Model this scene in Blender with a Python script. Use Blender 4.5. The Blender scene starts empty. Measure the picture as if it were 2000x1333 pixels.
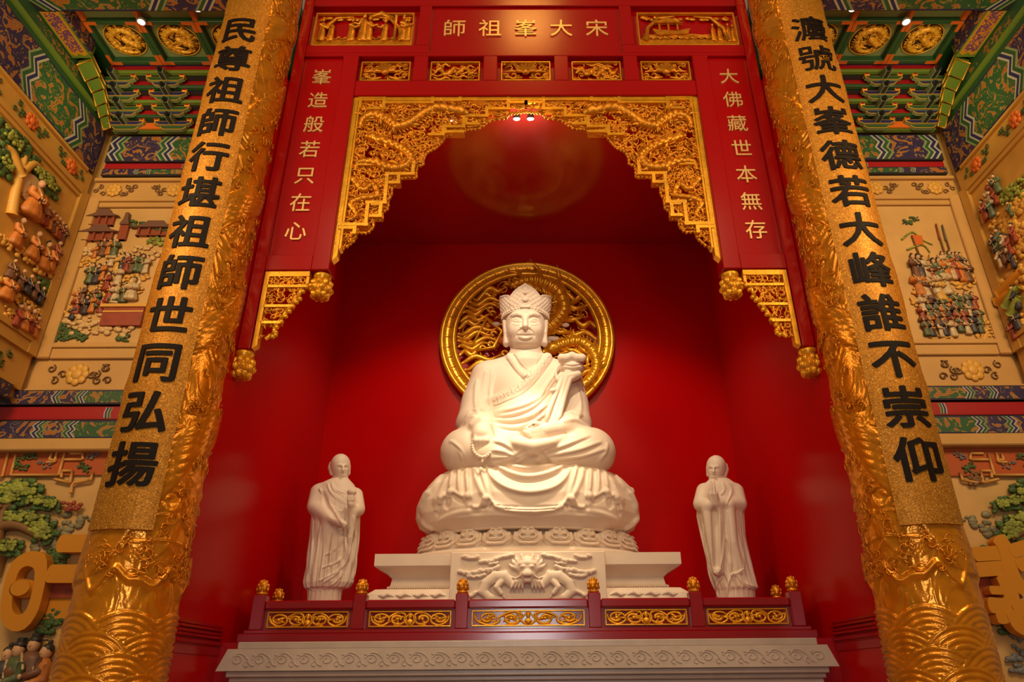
import bpy, bmesh, math, random
import numpy as np
from mathutils import Vector, Matrix

S = bpy.context.scene
COL = S.collection
PI = math.pi
rng = random.Random(7)

# ------------------------------------------------------------------ camera
FPX, TH, PS, RO, CX, CZ = 1365.27, math.radians(25.8895), math.radians(-.4873), math.radians(-.4664), 1039.77, 1.6
def _basis():
    c, s, ct, st = math.cos(PS), math.sin(PS), math.cos(TH), math.sin(TH)
    r = np.array([c, s, 0.]); f = np.array([-s*ct, c*ct, st]); u = np.cross(r, f)
    cr, sr = math.cos(RO), math.sin(RO)
    return r*cr+u*sr, -r*sr+u*cr, f
CR, CU, CF = _basis()
EYE = np.array([0, 0, CZ])
cam = bpy.data.cameras.new('camera')
cam.sensor_width = 36; cam.lens = 36*FPX/2000; cam.shift_x = (1000-CX)/2000
cam.clip_end = 200
co = bpy.data.objects.new('camera', cam); COL.objects.link(co)
co.matrix_world = Matrix(((CR[0], CU[0], -CF[0], 0), (CR[1], CU[1], -CF[1], 0), (CR[2], CU[2], -CF[2], CZ), (0, 0, 0, 1)))
S.camera = co

def at(px, py, Y):
    "a pixel of the photograph measured off onto the plane y = Y"
    d = CR*(px-CX)/FPX + CU*(666.5-py)/FPX + CF
    return EYE + d*(Y/d[1])

# ------------------------------------------------------------------ world, light, exposure
S.view_settings.view_transform = 'Standard'; S.view_settings.look = 'None'
S.view_settings.gamma = 1; S.view_settings.use_curve_mapping = False
S.view_settings.exposure = 0.0
w = bpy.data.worlds.new('hall'); S.world = w; w.use_nodes = True
w.node_tree.nodes['Background'].inputs[0].default_value = (1, .72, .42, 1)
w.node_tree.nodes['Background'].inputs[1].default_value = .17
def area(name, loc, target, size, sy, power, col):
    l = bpy.data.lights.new(name, 'AREA'); l.shape = 'RECTANGLE'; l.size = size; l.size_y = sy
    l.energy = power; l.color = col
    o = bpy.data.objects.new(name, l); COL.objects.link(o); o.location = loc
    o.rotation_euler = (Vector(target)-Vector(loc)).to_track_quat('-Z', 'Y').to_euler(); return o
area('hall_ceiling_light', (0, -2, 13), (0, 9.5, 5), 12, 4, 680, (1, .70, .38))
area('hall_doorway', (0, -9, 3.2), (0, 9, 2.5), 2.4, 3, 330, (1, .95, .94))
area('aisle_light', (-7.2, 4.2, 9.2), (-7.8, 11, 6.8), 2.5, 2, 300, (1, .68, .33))
area('aisle_light', (7.2, 4.2, 9.2), (7.8, 11, 6.8), 2.5, 2, 300, (1, .68, .33))

area('added_frame_glow', (.1, 1.2, 21), (.05, 8.6, 11.4), 1.5, .9, 190, (1, .45, .08))  # added unseen lamp, placed for its orange reflection on the lacquered frame
for _s in (-1, 1): area('added_corner_fill', (_s*7.5, 9.2, 10.9), (_s*8.4, 10.4, 12.0), .5, .3, 9, (1, .78, .3))  # added fill lamps without a fixture, warming the ceiling corners

# ------------------------------------------------------------------ materials
M = {}
def rgb(r, g, b):
    f = lambda c: (c/255/12.92) if c/255 <= .04045 else ((c/255+.055)/1.055)**2.4
    return (f(r), f(g), f(b), 1)
def mat(name, col, rough=.5, metal=0, var=0, vscale=4, bump=0, bscale=30, emit=None, coat=0, spec=.5):
    m = bpy.data.materials.new(name); m.use_nodes = True; nt = m.node_tree; N = nt.nodes; L = nt.links
    b = N['Principled BSDF']; b.inputs['Base Color'].default_value = col
    b.inputs['Roughness'].default_value = rough; b.inputs['Metallic'].default_value = metal
    b.inputs['Coat Weight'].default_value = coat; b.inputs['Coat Roughness'].default_value = .06
    b.inputs['Specular IOR Level'].default_value = spec
    tc = N.new('ShaderNodeTexCoord')
    if var:
        n = N.new('ShaderNodeTexNoise'); n.inputs['Scale'].default_value = vscale; n.inputs['Detail'].default_value = 5
        L.new(tc.outputs['Object'], n.inputs['Vector'])
        r = N.new('ShaderNodeValToRGB')
        r.color_ramp.elements[0].position = .3; r.color_ramp.elements[1].position = .7
        r.color_ramp.elements[0].color = tuple(c*(1-var) for c in col[:3])+(1,)
        r.color_ramp.elements[1].color = tuple(min(1, c*(1+var)) for c in col[:3])+(1,)
        L.new(n.outputs['Fac'], r.inputs['Fac']); L.new(r.outputs['Color'], b.inputs['Base Color'])
    if bump:
        n = N.new('ShaderNodeTexNoise'); n.inputs['Scale'].default_value = bscale; n.inputs['Detail'].default_value = 3
        L.new(tc.outputs['Object'], n.inputs['Vector'])
        bp = N.new('ShaderNodeBump'); bp.inputs['Strength'].default_value = bump; bp.inputs['Distance'].default_value = .02
        L.new(n.outputs['Fac'], bp.inputs['Height']); L.new(bp.outputs['Normal'], b.inputs['Normal'])
    if emit:
        b.inputs['Emission Color'].default_value = emit[0]; b.inputs['Emission Strength'].default_value = emit[1]
    M[name] = m; return m
def painted(name, ground, fg, line, scale, rough=.5, thr=.54):
    "painted scrollwork: curling figures of one colour, outlined, on a ground"
    m = bpy.data.materials.new(name); m.use_nodes = True; nt = m.node_tree; N = nt.nodes; L = nt.links
    b = N['Principled BSDF']; b.inputs['Roughness'].default_value = rough
    tc = N.new('ShaderNodeTexCoord'); n = N.new('ShaderNodeTexNoise')
    n.inputs['Scale'].default_value = scale; n.inputs['Detail'].default_value = 1.5; n.inputs['Distortion'].default_value = 2.2
    L.new(tc.outputs['Object'], n.inputs['Vector'])
    r = N.new('ShaderNodeValToRGB'); r.color_ramp.interpolation = 'CONSTANT'
    e = r.color_ramp.elements; e[0].position = 0; e[0].color = ground
    e[1].position = thr-.035; e[1].color = line
    x = e.new(thr); x.color = fg
    x = e.new(thr+.10); x.color = line
    x = e.new(thr+.125); x.color = ground
    x = e.new(.34); x.color = line
    x = e.new(.36); x.color = ground
    L.new(n.outputs['Fac'], r.inputs['Fac']); L.new(r.outputs['Color'], b.inputs['Base Color'])
    bp = N.new('ShaderNodeBump'); bp.inputs['Strength'].default_value = .3; bp.inputs['Distance'].default_value = .01
    L.new(n.outputs['Fac'], bp.inputs['Height']); L.new(bp.outputs['Normal'], b.inputs['Normal'])
    M[name] = m; return m
mat('red_lacquer', (.34, .0015, .003, 1), .2, spec=.3)
mat('red_wall', (.46, .001, .001, 1), .24, spec=.16)
mat('red_ceiling', (.42, .001, .001, 1), .4, spec=.3, coat=1)
M['red_ceiling'].node_tree.nodes['Principled BSDF'].inputs['Coat IOR'].default_value = 2.1
M['red_ceiling'].node_tree.nodes['Principled BSDF'].inputs['Coat Roughness'].default_value = .14
mat('red_rail', (.26, .006, .012, 1), .16, spec=.6)
mat('gold', (.66, .25, .010, 1), .3, .6, var=.25, vscale=9, bump=.25, bscale=40)
mat('gold_bright', (.80, .38, .016, 1), .28, .5, var=.2, vscale=7, bump=.15, bscale=30)
mat('gold_letter', (.82, .55, .22, 1), .35, .5)
mat('gold_column', (.66, .24, .006, 1), .2, .5, var=.2, vscale=6, bump=.12, bscale=45)
mat('black_ink', (.008, .004, .004, 1), .6, spec=.15)
mat('stone', (.78, .64, .51, 1), .55, var=.04, vscale=3, bump=.06, bscale=60)
mat('altar_stone', (.45, .365, .315, 1), .3, var=.07, vscale=5, bump=.05, bscale=50)
mat('marble', (.54, .31, .10, 1), .4, var=.08, vscale=1.2)
mat('floor_tile', (.35, .2, .12, 1), .25, var=.1)
mat('lamp_glow', (1, 1, 1, 1), .5, emit=((1, .93, .85, 1), 25))
mat('gold_leaf', (.78, .42, .035, 1), .4, .25)
mat('lamp_body', (.02, .018, .016, 1), .4)
# glittering couplet board
def glitter():
    m = mat('glitter_gold', (.45, .19, .012, 1), .5, .55); nt = m.node_tree; N = nt.nodes; L = nt.links; b = N['Principled BSDF']
    tc = N.new('ShaderNodeTexCoord'); v = N.new('ShaderNodeTexVoronoi'); v.inputs['Scale'].default_value = 95
    L.new(tc.outputs['Object'], v.inputs['Vector'])
    r = N.new('ShaderNodeValToRGB'); e = r.color_ramp.elements
    e[0].color = (.26, .095, .006, 1); e[1].color = (.62, .27, .02, 1); e[0].position = .1; e[1].position = .8
    x = e.new(.97); x.color = (.9, .6, .16, 1)
    L.new(v.outputs['Color'], r.inputs['Fac']); L.new(r.outputs['Color'], b.inputs['Base Color'])
    mx = N.new('ShaderNodeBump'); mx.inputs['Strength'].default_value = .5; mx.inputs['Distance'].default_value = .01
    L.new(v.outputs['Color'], mx.inputs['Height']); L.new(mx.outputs['Normal'], b.inputs['Normal'])
glitter()
P_BLUE, P_GREEN, P_ORANGE, P_WHITE = (.018, .02, .10, 1), (.022, .085, .03, 1), (.33, .11, .02, 1), (.40, .38, .32, 1)
mat('paint_blue', P_BLUE, .45); mat('paint_green', P_GREEN, .45); mat('paint_leaf', (.13, .22, .03, 1), .45)
mat('paint_white', P_WHITE, .5); mat('paint_red', (.33, .008, .012, 1), .4); mat('paint_orange', (.6, .13, .015, 1), .45)
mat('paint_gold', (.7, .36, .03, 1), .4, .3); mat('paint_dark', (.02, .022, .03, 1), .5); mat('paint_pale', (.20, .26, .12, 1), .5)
painted('dragon_on_green', P_GREEN, P_ORANGE, (.25, .2, .05, 1), 3.6, thr=.58)
painted('dragon_on_blue', (.03, .018, .07, 1), P_ORANGE, (.28, .17, .06, 1), 3.6, thr=.58)
painted('dragon_on_purple', (.13, .05, .16, 1), (.62, .26, .02, 1), (.5, .18, .02, 1), 9)
painted('cloud_on_red', (.36, .01, .012, 1), (.5, .14, .03, 1), (.6, .25, .06, 1), 6, thr=.6)
mat('medallion', (.035, .018, .008, 1), .5)
mat('marble_gold', (.54, .29, .055, 1), .4, var=.08, vscale=1.2)
mat('mural_gold', (.58, .31, .055, 1), .5, var=.2, vscale=2)
painted('medallion_paint', (.04, .02, .01, 1), (.75, .4, .04, 1), (.8, .45, .05, 1), 9, thr=.42)
painted('flower_band', (.55, .36, .15, 1), (.45, .12, .02, 1), (.1, .12, .04, 1), 7)
# ------------------------------------------------------------------ mesh building
class MB:
    def __init__(s): s.v = []; s.f = []; s.m = []; s.sm = []
    def add(s, vs, fs, mi=0, smooth=True):
        o = len(s.v); s.v += [tuple(map(float, p)) for p in vs]
        s.f += [tuple(i+o for i in f) for f in fs]; s.m += [mi]*len(fs); s.sm += [smooth]*len(fs)
    def box(s, lo, hi, mi=0, bev=0):
        x0, y0, z0 = lo; x1, y1, z1 = hi
        if bev:
            vs = []; b = min(bev, .45*(x1-x0), .45*(y1-y0), .45*(z1-z0))
            for sx in (0, 1):
                for sy in (0, 1):
                    for sz in (0, 1):
                        X = (x0, x1)[sx]; Y = (y0, y1)[sy]; Z = (z0, z1)[sz]
                        dx, dy, dz = (b, -b)[sx], (b, -b)[sy], (b, -b)[sz]
                        vs += [(X, Y+dy, Z+dz), (X+dx, Y, Z+dz), (X+dx, Y+dy, Z)]
            bm = bmesh.new()
            for p in vs: bm.verts.new(p)
            r = bmesh.ops.convex_hull(bm, input=bm.verts)
            bm.verts.index_update()
            s.add([v.co[:] for v in bm.verts], [[v.index for v in f.verts] for f in bm.faces], mi, False); bm.free(); return
        vs = [(x0, y0, z0), (x1, y0, z0), (x1, y1, z0), (x0, y1, z0), (x0, y0, z1), (x1, y0, z1), (x1, y1, z1), (x0, y1, z1)]
        s.add(vs, [(0, 3, 2, 1), (4, 5, 6, 7), (0, 1, 5, 4), (1, 2, 6, 5), (2, 3, 7, 6), (3, 0, 4, 7)], mi, False)
    def tube(s, pts, r, n=6, mi=0, flat=1, up=(0, 1, 0), cap=True):
        pts = [np.array(p, float) for p in pts]; k = len(pts)
        rs = r if hasattr(r, '__len__') else [r]*k
        up = np.array(up, float); vs = []
        for i, p in enumerate(pts):
            t = pts[min(i+1, k-1)]-pts[max(i-1, 0)]; t = t/(np.linalg.norm(t)+1e-9)
            a = np.cross(t, up)
            if np.linalg.norm(a) < 1e-3: a = np.cross(t, (1, 0, .3))
            a /= np.linalg.norm(a); b = np.cross(a, t)
            for j in range(n):
                q = 2*PI*j/n; vs.append(p+a*math.cos(q)*rs[i]+b*math.sin(q)*rs[i]*flat)
        fs = [(i*n+j, i*n+(j+1) % n, (i+1)*n+(j+1) % n, (i+1)*n+j) for i in range(k-1) for j in range(n)]
        s.add(vs, fs, mi)
        if cap:
            o = len(s.v)-len(vs); s.f += [tuple(o+j for j in range(n)), tuple(o+(k-1)*n+j for j in range(n-1, -1, -1))]; s.m += [mi]*2; s.sm += [k > 3]*2
    def ell(s, c, r, n=10, m=7, mi=0):
        vs = [(c[0], c[1], c[2]-r[2])]; fs = []
        for i in range(1, m):
            a = -PI/2+PI*i/m
            for j in range(n):
                q = 2*PI*j/n; vs.append((c[0]+r[0]*math.cos(a)*math.cos(q), c[1]+r[1]*math.cos(a)*math.sin(q), c[2]+r[2]*math.sin(a)))
        vs.append((c[0], c[1], c[2]+r[2])); t = len(vs)-1
        for j in range(n): fs.append((0, 1+(j+1) % n, 1+j)); fs.append((t, t-n+j, t-n+(j+1) % n))
        for i in range(m-2):
            for j in range(n): fs.append((1+i*n+j, 1+i*n+(j+1) % n, 1+(i+1)*n+(j+1) % n, 1+(i+1)*n+j))
        s.add(vs, fs, mi)
    def lathe(s, prof, c=(0, 0, 0), n=24, mi=0, sx=1, sy=1, smooth=True):
        vs = []; k = len(prof)
        for r, z in prof:
            for j in range(n):
                q = 2*PI*j/n; vs.append((c[0]+r*sx*math.cos(q), c[1]+r*sy*math.sin(q), c[2]+z))
        fs = [(i*n+j, i*n+(j+1) % n, (i+1)*n+(j+1) % n, (i+1)*n+j) for i in range(k-1) for j in range(n)]
        fs += [tuple(range(n-1, -1, -1)), tuple((k-1)*n+j for j in range(n))]
        s.add(vs, fs, mi, smooth)
    def prism(s, poly, f, d0, d1, mi=0):
        "polygon (u,v) through f(u,v,d) -> xyz, between depths d0 and d1 (d1 is the face)"
        n = len(poly)
        a = sum(poly[i][0]*poly[(i+1) % n][1]-poly[(i+1) % n][0]*poly[i][1] for i in range(n))
        if a < 0: poly = poly[::-1]
        vs = [f(u, v, d1) for u, v in poly]+[f(u, v, d0) for u, v in poly]
        s.add(vs, [tuple(range(n)), tuple(range(2*n-1, n-1, -1))]+[(i, n+i, n+(i+1) % n, (i+1) % n) for i in range(n)], mi, False)
    def rectprofile(s, prof, c, mi=0):
        "stack of (half x, half y, z): a square moulded plinth"
        vs = []
        for hx, hy, z in prof: vs += [(c[0]-hx, c[1]-hy, z), (c[0]+hx, c[1]-hy, z), (c[0]+hx, c[1]+hy, z), (c[0]-hx, c[1]+hy, z)]
        k = len(prof); fs = [(i*4+j, i*4+(j+1) % 4, i*4+4+(j+1) % 4, i*4+4+j) for i in range(k-1) for j in range(4)]
        s.add(vs, fs+[(3, 2, 1, 0), tuple(range(4*k-4, 4*k))], mi, False)
    def mesh(s, name):
        me = bpy.data.meshes.new(name); me.from_pydata(s.v, [], s.f)
        me.polygons.foreach_set('material_index', s.m); me.polygons.foreach_set('use_smooth', s.sm); me.update(); return me
    def build(s, name, mats, parent=None, loc=None):
        me = s.mesh(name)
        for m in (mats if isinstance(mats, (list, tuple)) else [mats]): me.materials.append(M[m] if isinstance(m, str) else m)
        return link(name, me, parent, loc)
def link(name, me, parent=None, loc=None):
    o = bpy.data.objects.new(name, me); COL.objects.link(o)
    if parent is not None:
        o.parent = parent; o.matrix_parent_inverse = Matrix.Translation(-Vector(parent.location))
    if loc is not None: o.location = loc
    return o
def tag(o, label, cat, group=None, kind=None):
    o['label'] = label; o['category'] = cat
    if group: o['group'] = group
    if kind: o['kind'] = kind
    return o
def thing(name, label, cat, loc=(0, 0, 0), group=None):
    o = bpy.data.objects.new(name, None); COL.objects.link(o); o.location = loc; o.empty_display_size = .1
    bpy.context.view_layer.update()
    return tag(o, label, cat, group)
def struct(name, mb, m):
    o = mb.build(name, m); o['kind'] = 'structure'; return o
def spline(pts, n=8):
    P = [np.array(p, float) for p in pts]
    if len(P) < 3: return [P[0]+(P[-1]-P[0])*t for t in np.linspace(0, 1, n+1)]
    out = []
    for i in range(len(P)-1):
        a, b, c, d = P[max(i-1, 0)], P[i], P[i+1], P[min(i+2, len(P)-1)]
        for k in range(n):
            t = k/n
            out.append(.5*((2*b)+(c-a)*t+(2*a-5*b+4*c-d)*t*t+(3*b-a-3*c+d)*t**3))
    out.append(P[-1]); return out
_gl = {}
def glyph(ch, off=.012, ext=.02):
    "outline of one character as (verts, faces) in a unit square centred on 0,0"
    if (ch, off) in _gl: return _gl[ch, off]
    cu = bpy.data.curves.new('character', 'FONT'); cu.body = ch; cu.size = 1; cu.extrude = ext; cu.offset = off; cu.resolution_u = 3
    ob = bpy.data.objects.new('character', cu); COL.objects.link(ob)
    me = bpy.data.meshes.new_from_object(ob.evaluated_get(bpy.context.evaluated_depsgraph_get()))
    bm = bmesh.new(); bm.from_mesh(me); bmesh.ops.remove_doubles(bm, verts=bm.verts, dist=1e-5)
    for k in range(1, 10):
        bmesh.ops.bisect_plane(bm, geom=bm.verts[:]+bm.edges[:]+bm.faces[:], plane_co=(k/10, 0, 0), plane_no=(1, 0, 0))
    bm.verts.index_update()
    r = ([(v.co.x-.5, v.co.y-.38, v.co.z) for v in bm.verts], [[v.index for v in f.verts] for f in bm.faces])
    bm.free(); bpy.data.meshes.remove(me); bpy.data.objects.remove(ob); bpy.data.curves.remove(cu)
    _gl[ch, off] = r; return r

# ------------------------------------------------------------------ sculpting: a signed distance grid turned into one mesh
class Clay:
    def __init__(s, lo, hi, h):
        s.lo = np.array(lo, float); s.h = h
        s.n = np.ceil((np.array(hi)-s.lo)/h).astype(int)+1
        s.f = np.full(s.n, .6, np.float32)
    def win(s, lo, hi):
        a = np.clip(np.floor((np.array(lo)-s.lo)/s.h).astype(int), 0, s.n); b = np.clip(np.ceil((np.array(hi)-s.lo)/s.h).astype(int)+1, 0, s.n)
        sl = tuple(slice(i, j) for i, j in zip(a, b))
        ax = [(s.lo[i]+s.h*np.arange(a[i], b[i])).astype(np.float32) for i in range(3)]
        return sl, ax[0][:, None, None], ax[1][None, :, None], ax[2][None, None, :]
    def put(s, sl, d, k, op='+'):
        f = s.f[sl]
        if f.size == 0: return
        if op == '-': f2 = -f; 
        else: f2 = f
        if k > 0:
            h = np.maximum(k-np.abs(f2-d), 0)/k; r = np.minimum(f2, d)-h*h*k*.25
        else: r = np.minimum(f2, d)
        s.f[sl] = -r if op == '-' else r
    def ell(s, c, r, k=.05, op='+', rot=None):
        c = np.array(c); r = np.array(r, float); m = (max(r) if rot is not None else r)+k+3*s.h
        sl, X, Y, Z = s.win(c-m, c+m); x, y, z = X-c[0], Y-c[1], Z-c[2]
        if rot is not None:
            R = np.array(rot); x, y, z = [R[0][i]*x+R[1][i]*y+R[2][i]*z for i in range(3)]
        k0 = np.sqrt((x/r[0])**2+(y/r[1])**2+(z/r[2])**2); k1 = np.sqrt((x/r[0]**2)**2+(y/r[1]**2)**2+(z/r[2]**2)**2)
        s.put(sl, (k0*(k0-1)/(k1+1e-6)).astype(np.float32), k, op)
    def chain(s, pts, rs, k=.05, op='+', sy=1):
        pts = [np.array(p, float) for p in pts]; rs = list(rs) if hasattr(rs, '__len__') else [rs]*len(pts)
        A = np.array(pts); mg = max(rs)*max(1, 1/sy)+k+3*s.h
        sl, X, Y, Z = s.win(A.min(0)-mg, A.max(0)+mg)
        if s.f[sl].size == 0: return
        best = np.full(s.f[sl].shape, 9, np.float32); o = [q.start for q in sl]
        for i in range(max(1, len(pts)-1)):
            a, b = pts[i], pts[min(i+1, len(pts)-1)]; m2 = max(rs)+k+3*s.h
            s2, x, y, z = s.win(np.minimum(a, b)-m2, np.maximum(a, b)+m2)
            ab = b-a; L = max(ab@ab, 1e-9)
            t = np.clip(((x-a[0])*ab[0]+(y-a[1])*ab[1]+(z-a[2])*ab[2])/L, 0, 1)
            d = np.sqrt((x-a[0]-t*ab[0])**2+((y-a[1]-t*ab[1])/sy)**2+(z-a[2]-t*ab[2])**2)-(rs[i]+(rs[min(i+1, len(rs)-1)]-rs[i])*t)
            w2 = tuple(slice(q.start-p, q.stop-p) for q, p in zip(s2, o))
            best[w2] = np.minimum(best[w2], d)
        s.put(sl, best, k, op)
    def box(s, c, hf, r=.02, k=0, op='+'):
        c = np.array(c); hf = np.array(hf, float); sl, X, Y, Z = s.win(c-hf-k-3*s.h, c+hf+k+3*s.h)
        x, y, z = np.abs(X-c[0])-hf[0]+r, np.abs(Y-c[1])-hf[1]+r, np.abs(Z-c[2])-hf[2]+r
        d = np.sqrt(np.maximum(x, 0)**2+np.maximum(y, 0)**2+np.maximum(z, 0)**2)+np.minimum(np.maximum(np.maximum(x, y), z), 0)-r
        s.put(sl, d.astype(np.float32), k, op)
    def oval(s, rows, k=.05, fold=None, pw=2):
        "rows of (z, cx, cy, rx, ry) from bottom to top"
        R = np.array(rows, float); zs = R[:, 0]
        lo = [(R[:, 1]-R[:, 3]).min()-.15, (R[:, 2]-R[:, 4]).min()-.15, zs[0]-.1]; hi = [(R[:, 1]+R[:, 3]).max()+.15, (R[:, 2]+R[:, 4]).max()+.15, zs[-1]+.1]
        sl, X, Y, Z = s.win(lo, hi); z = Z[0, 0]
        cx, cy, rx, ry = [np.interp(z, zs, R[:, i]).astype(np.float32)[None, None, :] for i in (1, 2, 3, 4)]
        x, y = X-cx, Y-cy
        rr = (np.abs(x/rx)**pw+np.abs(y/ry)**pw)**(1/pw)
        d = (rr-1)*np.minimum(rx, ry)
        if fold is not None: d = d-fold(np.arctan2(x, -y), Z+0*x)
        q = np.maximum(zs[0]-Z, Z-zs[-1])+.0*d
        s.put(sl, np.maximum(d, q).astype(np.float32), k)
    def clip(s, lo=None, hi=None):
        for i in range(3):
            g = (s.lo[i]+s.h*np.arange(s.n[i])).astype(np.float32).reshape([-1 if j == i else 1 for j in range(3)])
            if lo is not None and lo[i] is not None: s.f = np.maximum(s.f, lo[i]-g)
            if hi is not None and hi[i] is not None: s.f = np.maximum(s.f, g-hi[i])
    def hit(s, px, py, Y0=None, Y1=None):
        "first surface point seen through a photograph pixel"
        Ys = np.arange(Y0 or s.lo[1], Y1 or s.lo[1]+s.h*(s.n[1]-1), s.h*.5)
        d = CR*(px-CX)/FPX+CU*(666.5-py)/FPX+CF
        P = EYE+d[None, :]*(Ys/d[1])[:, None]; I = np.round((P-s.lo)/s.h).astype(int)
        ok = np.all((I >= 0) & (I < s.n), axis=1); v = np.full(len(Ys), 1.)
        J = I[ok]; v[ok] = s.f[J[:, 0], J[:, 1], J[:, 2]]
        i = np.argmax(v < 0)
        return P[i] if v[i] < 0 else None
    def stroke(s, px, r, k=.02, op='+', off=0, n=6, taper=True):
        "a ridge (+) or a groove (-) drawn on the surface along photograph pixels"
        q = [s.hit(*p) for p in spline(px, n)]; q = [p for p in q if p is not None]
        if len(q) < 2: return
        A = np.array(q)
        for _ in range(2): A[1:-1] = (A[:-2]+2*A[1:-1]+A[2:])/4
        if off: A = A+(EYE-A)/np.linalg.norm(EYE-A, axis=1)[:, None]*off
        m = len(A); rs = [r*(1 if not taper else min(1, .35+1.3*math.sin(PI*i/(m-1)))) for i in range(m)]
        s.chain(A, rs, k, op)
    def mesh(s, name, smooth=1):
        f = s.f; g = f < 0; n = s.n
        c = sum(g[i:n[0]-1+i, j:n[1]-1+j, k:n[2]-1+k].astype(np.int8) for i in (0, 1) for j in (0, 1) for k in (0, 1))
        I, J, K = np.nonzero((c > 0) & (c < 8)); idx = np.full(c.shape, -1, np.int32); idx[I, J, K] = np.arange(len(I))
        acc = np.zeros((len(I), 3)); cnt = np.zeros(len(I))
        for ax in range(3):
            for u in (0, 1):
                for v in (0, 1):
                    o = [u, v]; o.insert(ax, 0); e = list(o); e[ax] = 1
                    fa = f[I+o[0], J+o[1], K+o[2]]; fb = f[I+e[0], J+e[1], K+e[2]]
                    x = (fa < 0) != (fb < 0); t = np.where(x, fa/np.where(x, fa-fb, 1), 0)
                    p = np.array(o, float)[None, :].repeat(len(I), 0); p[:, ax] = t
                    acc[x] += p[x]; cnt[x] += 1
        V = s.lo+s.h*(np.stack([I, J, K], 1)+acc/cnt[:, None])
        Q = []
        for ax in range(3):
            a = np.moveaxis(g, ax, 0); x = a[:-1] != a[1:]
            p, q, r = np.nonzero(x); m = (q > 0) & (r > 0) & (q < a.shape[1]-1) & (r < a.shape[2]-1); p, q, r = p[m], q[m], r[m]
            sg = a[p, q, r]; im = np.moveaxis(idx, ax, 0)
            w4 = np.stack([im[p, q-1, r-1], im[p, q, r-1], im[p, q, r], im[p, q-1, r]], 1)
            if ax == 1: sg = ~sg
            w4[~sg] = w4[~sg][:, ::-1]; Q.append(w4)
        Q = np.concatenate(Q).astype(np.int32)
        for _ in range(smooth):
            A = np.zeros_like(V); N = np.zeros(len(V))
            for i in range(4):
                j = (i+1) % 4; np.add.at(A, Q[:, i], V[Q[:, j]]); np.add.at(N, Q[:, i], 1); np.add.at(A, Q[:, j], V[Q[:, i]]); np.add.at(N, Q[:, j], 1)
            V = .5*V+.5*A/np.maximum(N, 1)[:, None]
        me = bpy.data.meshes.new(name); me.vertices.add(len(V)); me.vertices.foreach_set('co', V.astype(np.float32).ravel())
        me.loops.add(len(Q)*4); me.loops.foreach_set('vertex_index', Q.ravel())
        me.polygons.add(len(Q)); me.polygons.foreach_set('loop_start', np.arange(0, len(Q)*4, 4, dtype=np.int32))
        me.polygons.foreach_set('use_smooth', np.ones(len(Q), bool)); me.update(calc_edges=True); me.validate(); return me
    def build(s, name, m, parent=None, smooth=1):
        me = s.mesh(name, smooth); me.materials.append(M[m]); return link(name, me, parent)

# ------------------------------------------------------------------ carved scrollwork in a plane
def bold(ch, k, ext=.02):
    'a character thickened to a brush weight'
    v, f = glyph(ch, .004, ext); V = []; F = []
    for i in range(8):
        a = 2*PI*i/8; o = len(V); V += [(p[0]+k*1.15*math.cos(a), p[1]+k*.85*math.sin(a), p[2]+.0015*i) for p in v]; F += [[j+o for j in q] for q in f]
    return V, F
def scrolls(mb, inside, box, n, f, r0=.03, size=(.05, .11), mi=0, seed=1, depth=.03):
    "openwork of curling tendrils and leaves filling a region; f(u,v,d) -> xyz"
    R = random.Random(seed); pts = []
    tries = 0
    while len(pts) < n and tries < n*60:
        tries += 1
        u, v = R.uniform(box[0], box[2]), R.uniform(box[1], box[3])
        if inside(u, v) and all((u-a)**2+(v-b)**2 > (size[0]*1.25)**2 for a, b in pts): pts.append((u, v))
    for u, v in pts:
        s = R.uniform(*size); a0 = R.uniform(0, 2*PI); sg = R.choice((-1, 1)); q = []; rr = []
        for i in range(12):
            t = i/11; rad = s*(1.15-.9*t); a = a0+sg*t*PI*2.3
            q.append((u+rad*math.cos(a), v+rad*math.sin(a))); rr.append(r0*(.55+.75*t if t > .2 else .3+1.5*t))
        q = [(x, y) if inside(x, y) else (u+(x-u)*.4, v+(y-v)*.4) for x, y in q]
        d = R.uniform(.3, 1)*depth
        mb.tube([f(x, y, d) for x, y in q], rr, 5, mi)
        for _ in range(2):
            a = R.uniform(0, 2*PI); L = s*R.uniform(1.0, 1.7); b = a+R.uniform(-.9, .9)
            m = (u+.55*L*math.cos(a), v+.55*L*math.sin(a)); e = (m[0]+.6*L*math.cos(b), m[1]+.6*L*math.sin(b))
            if inside(*m) and inside(*e):
                mb.tube([f(u, v, 0), f(*m, depth*.7), f(*e, depth*.2)], [r0*.5, r0*1.1, r0*.15], 5, mi)
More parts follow.
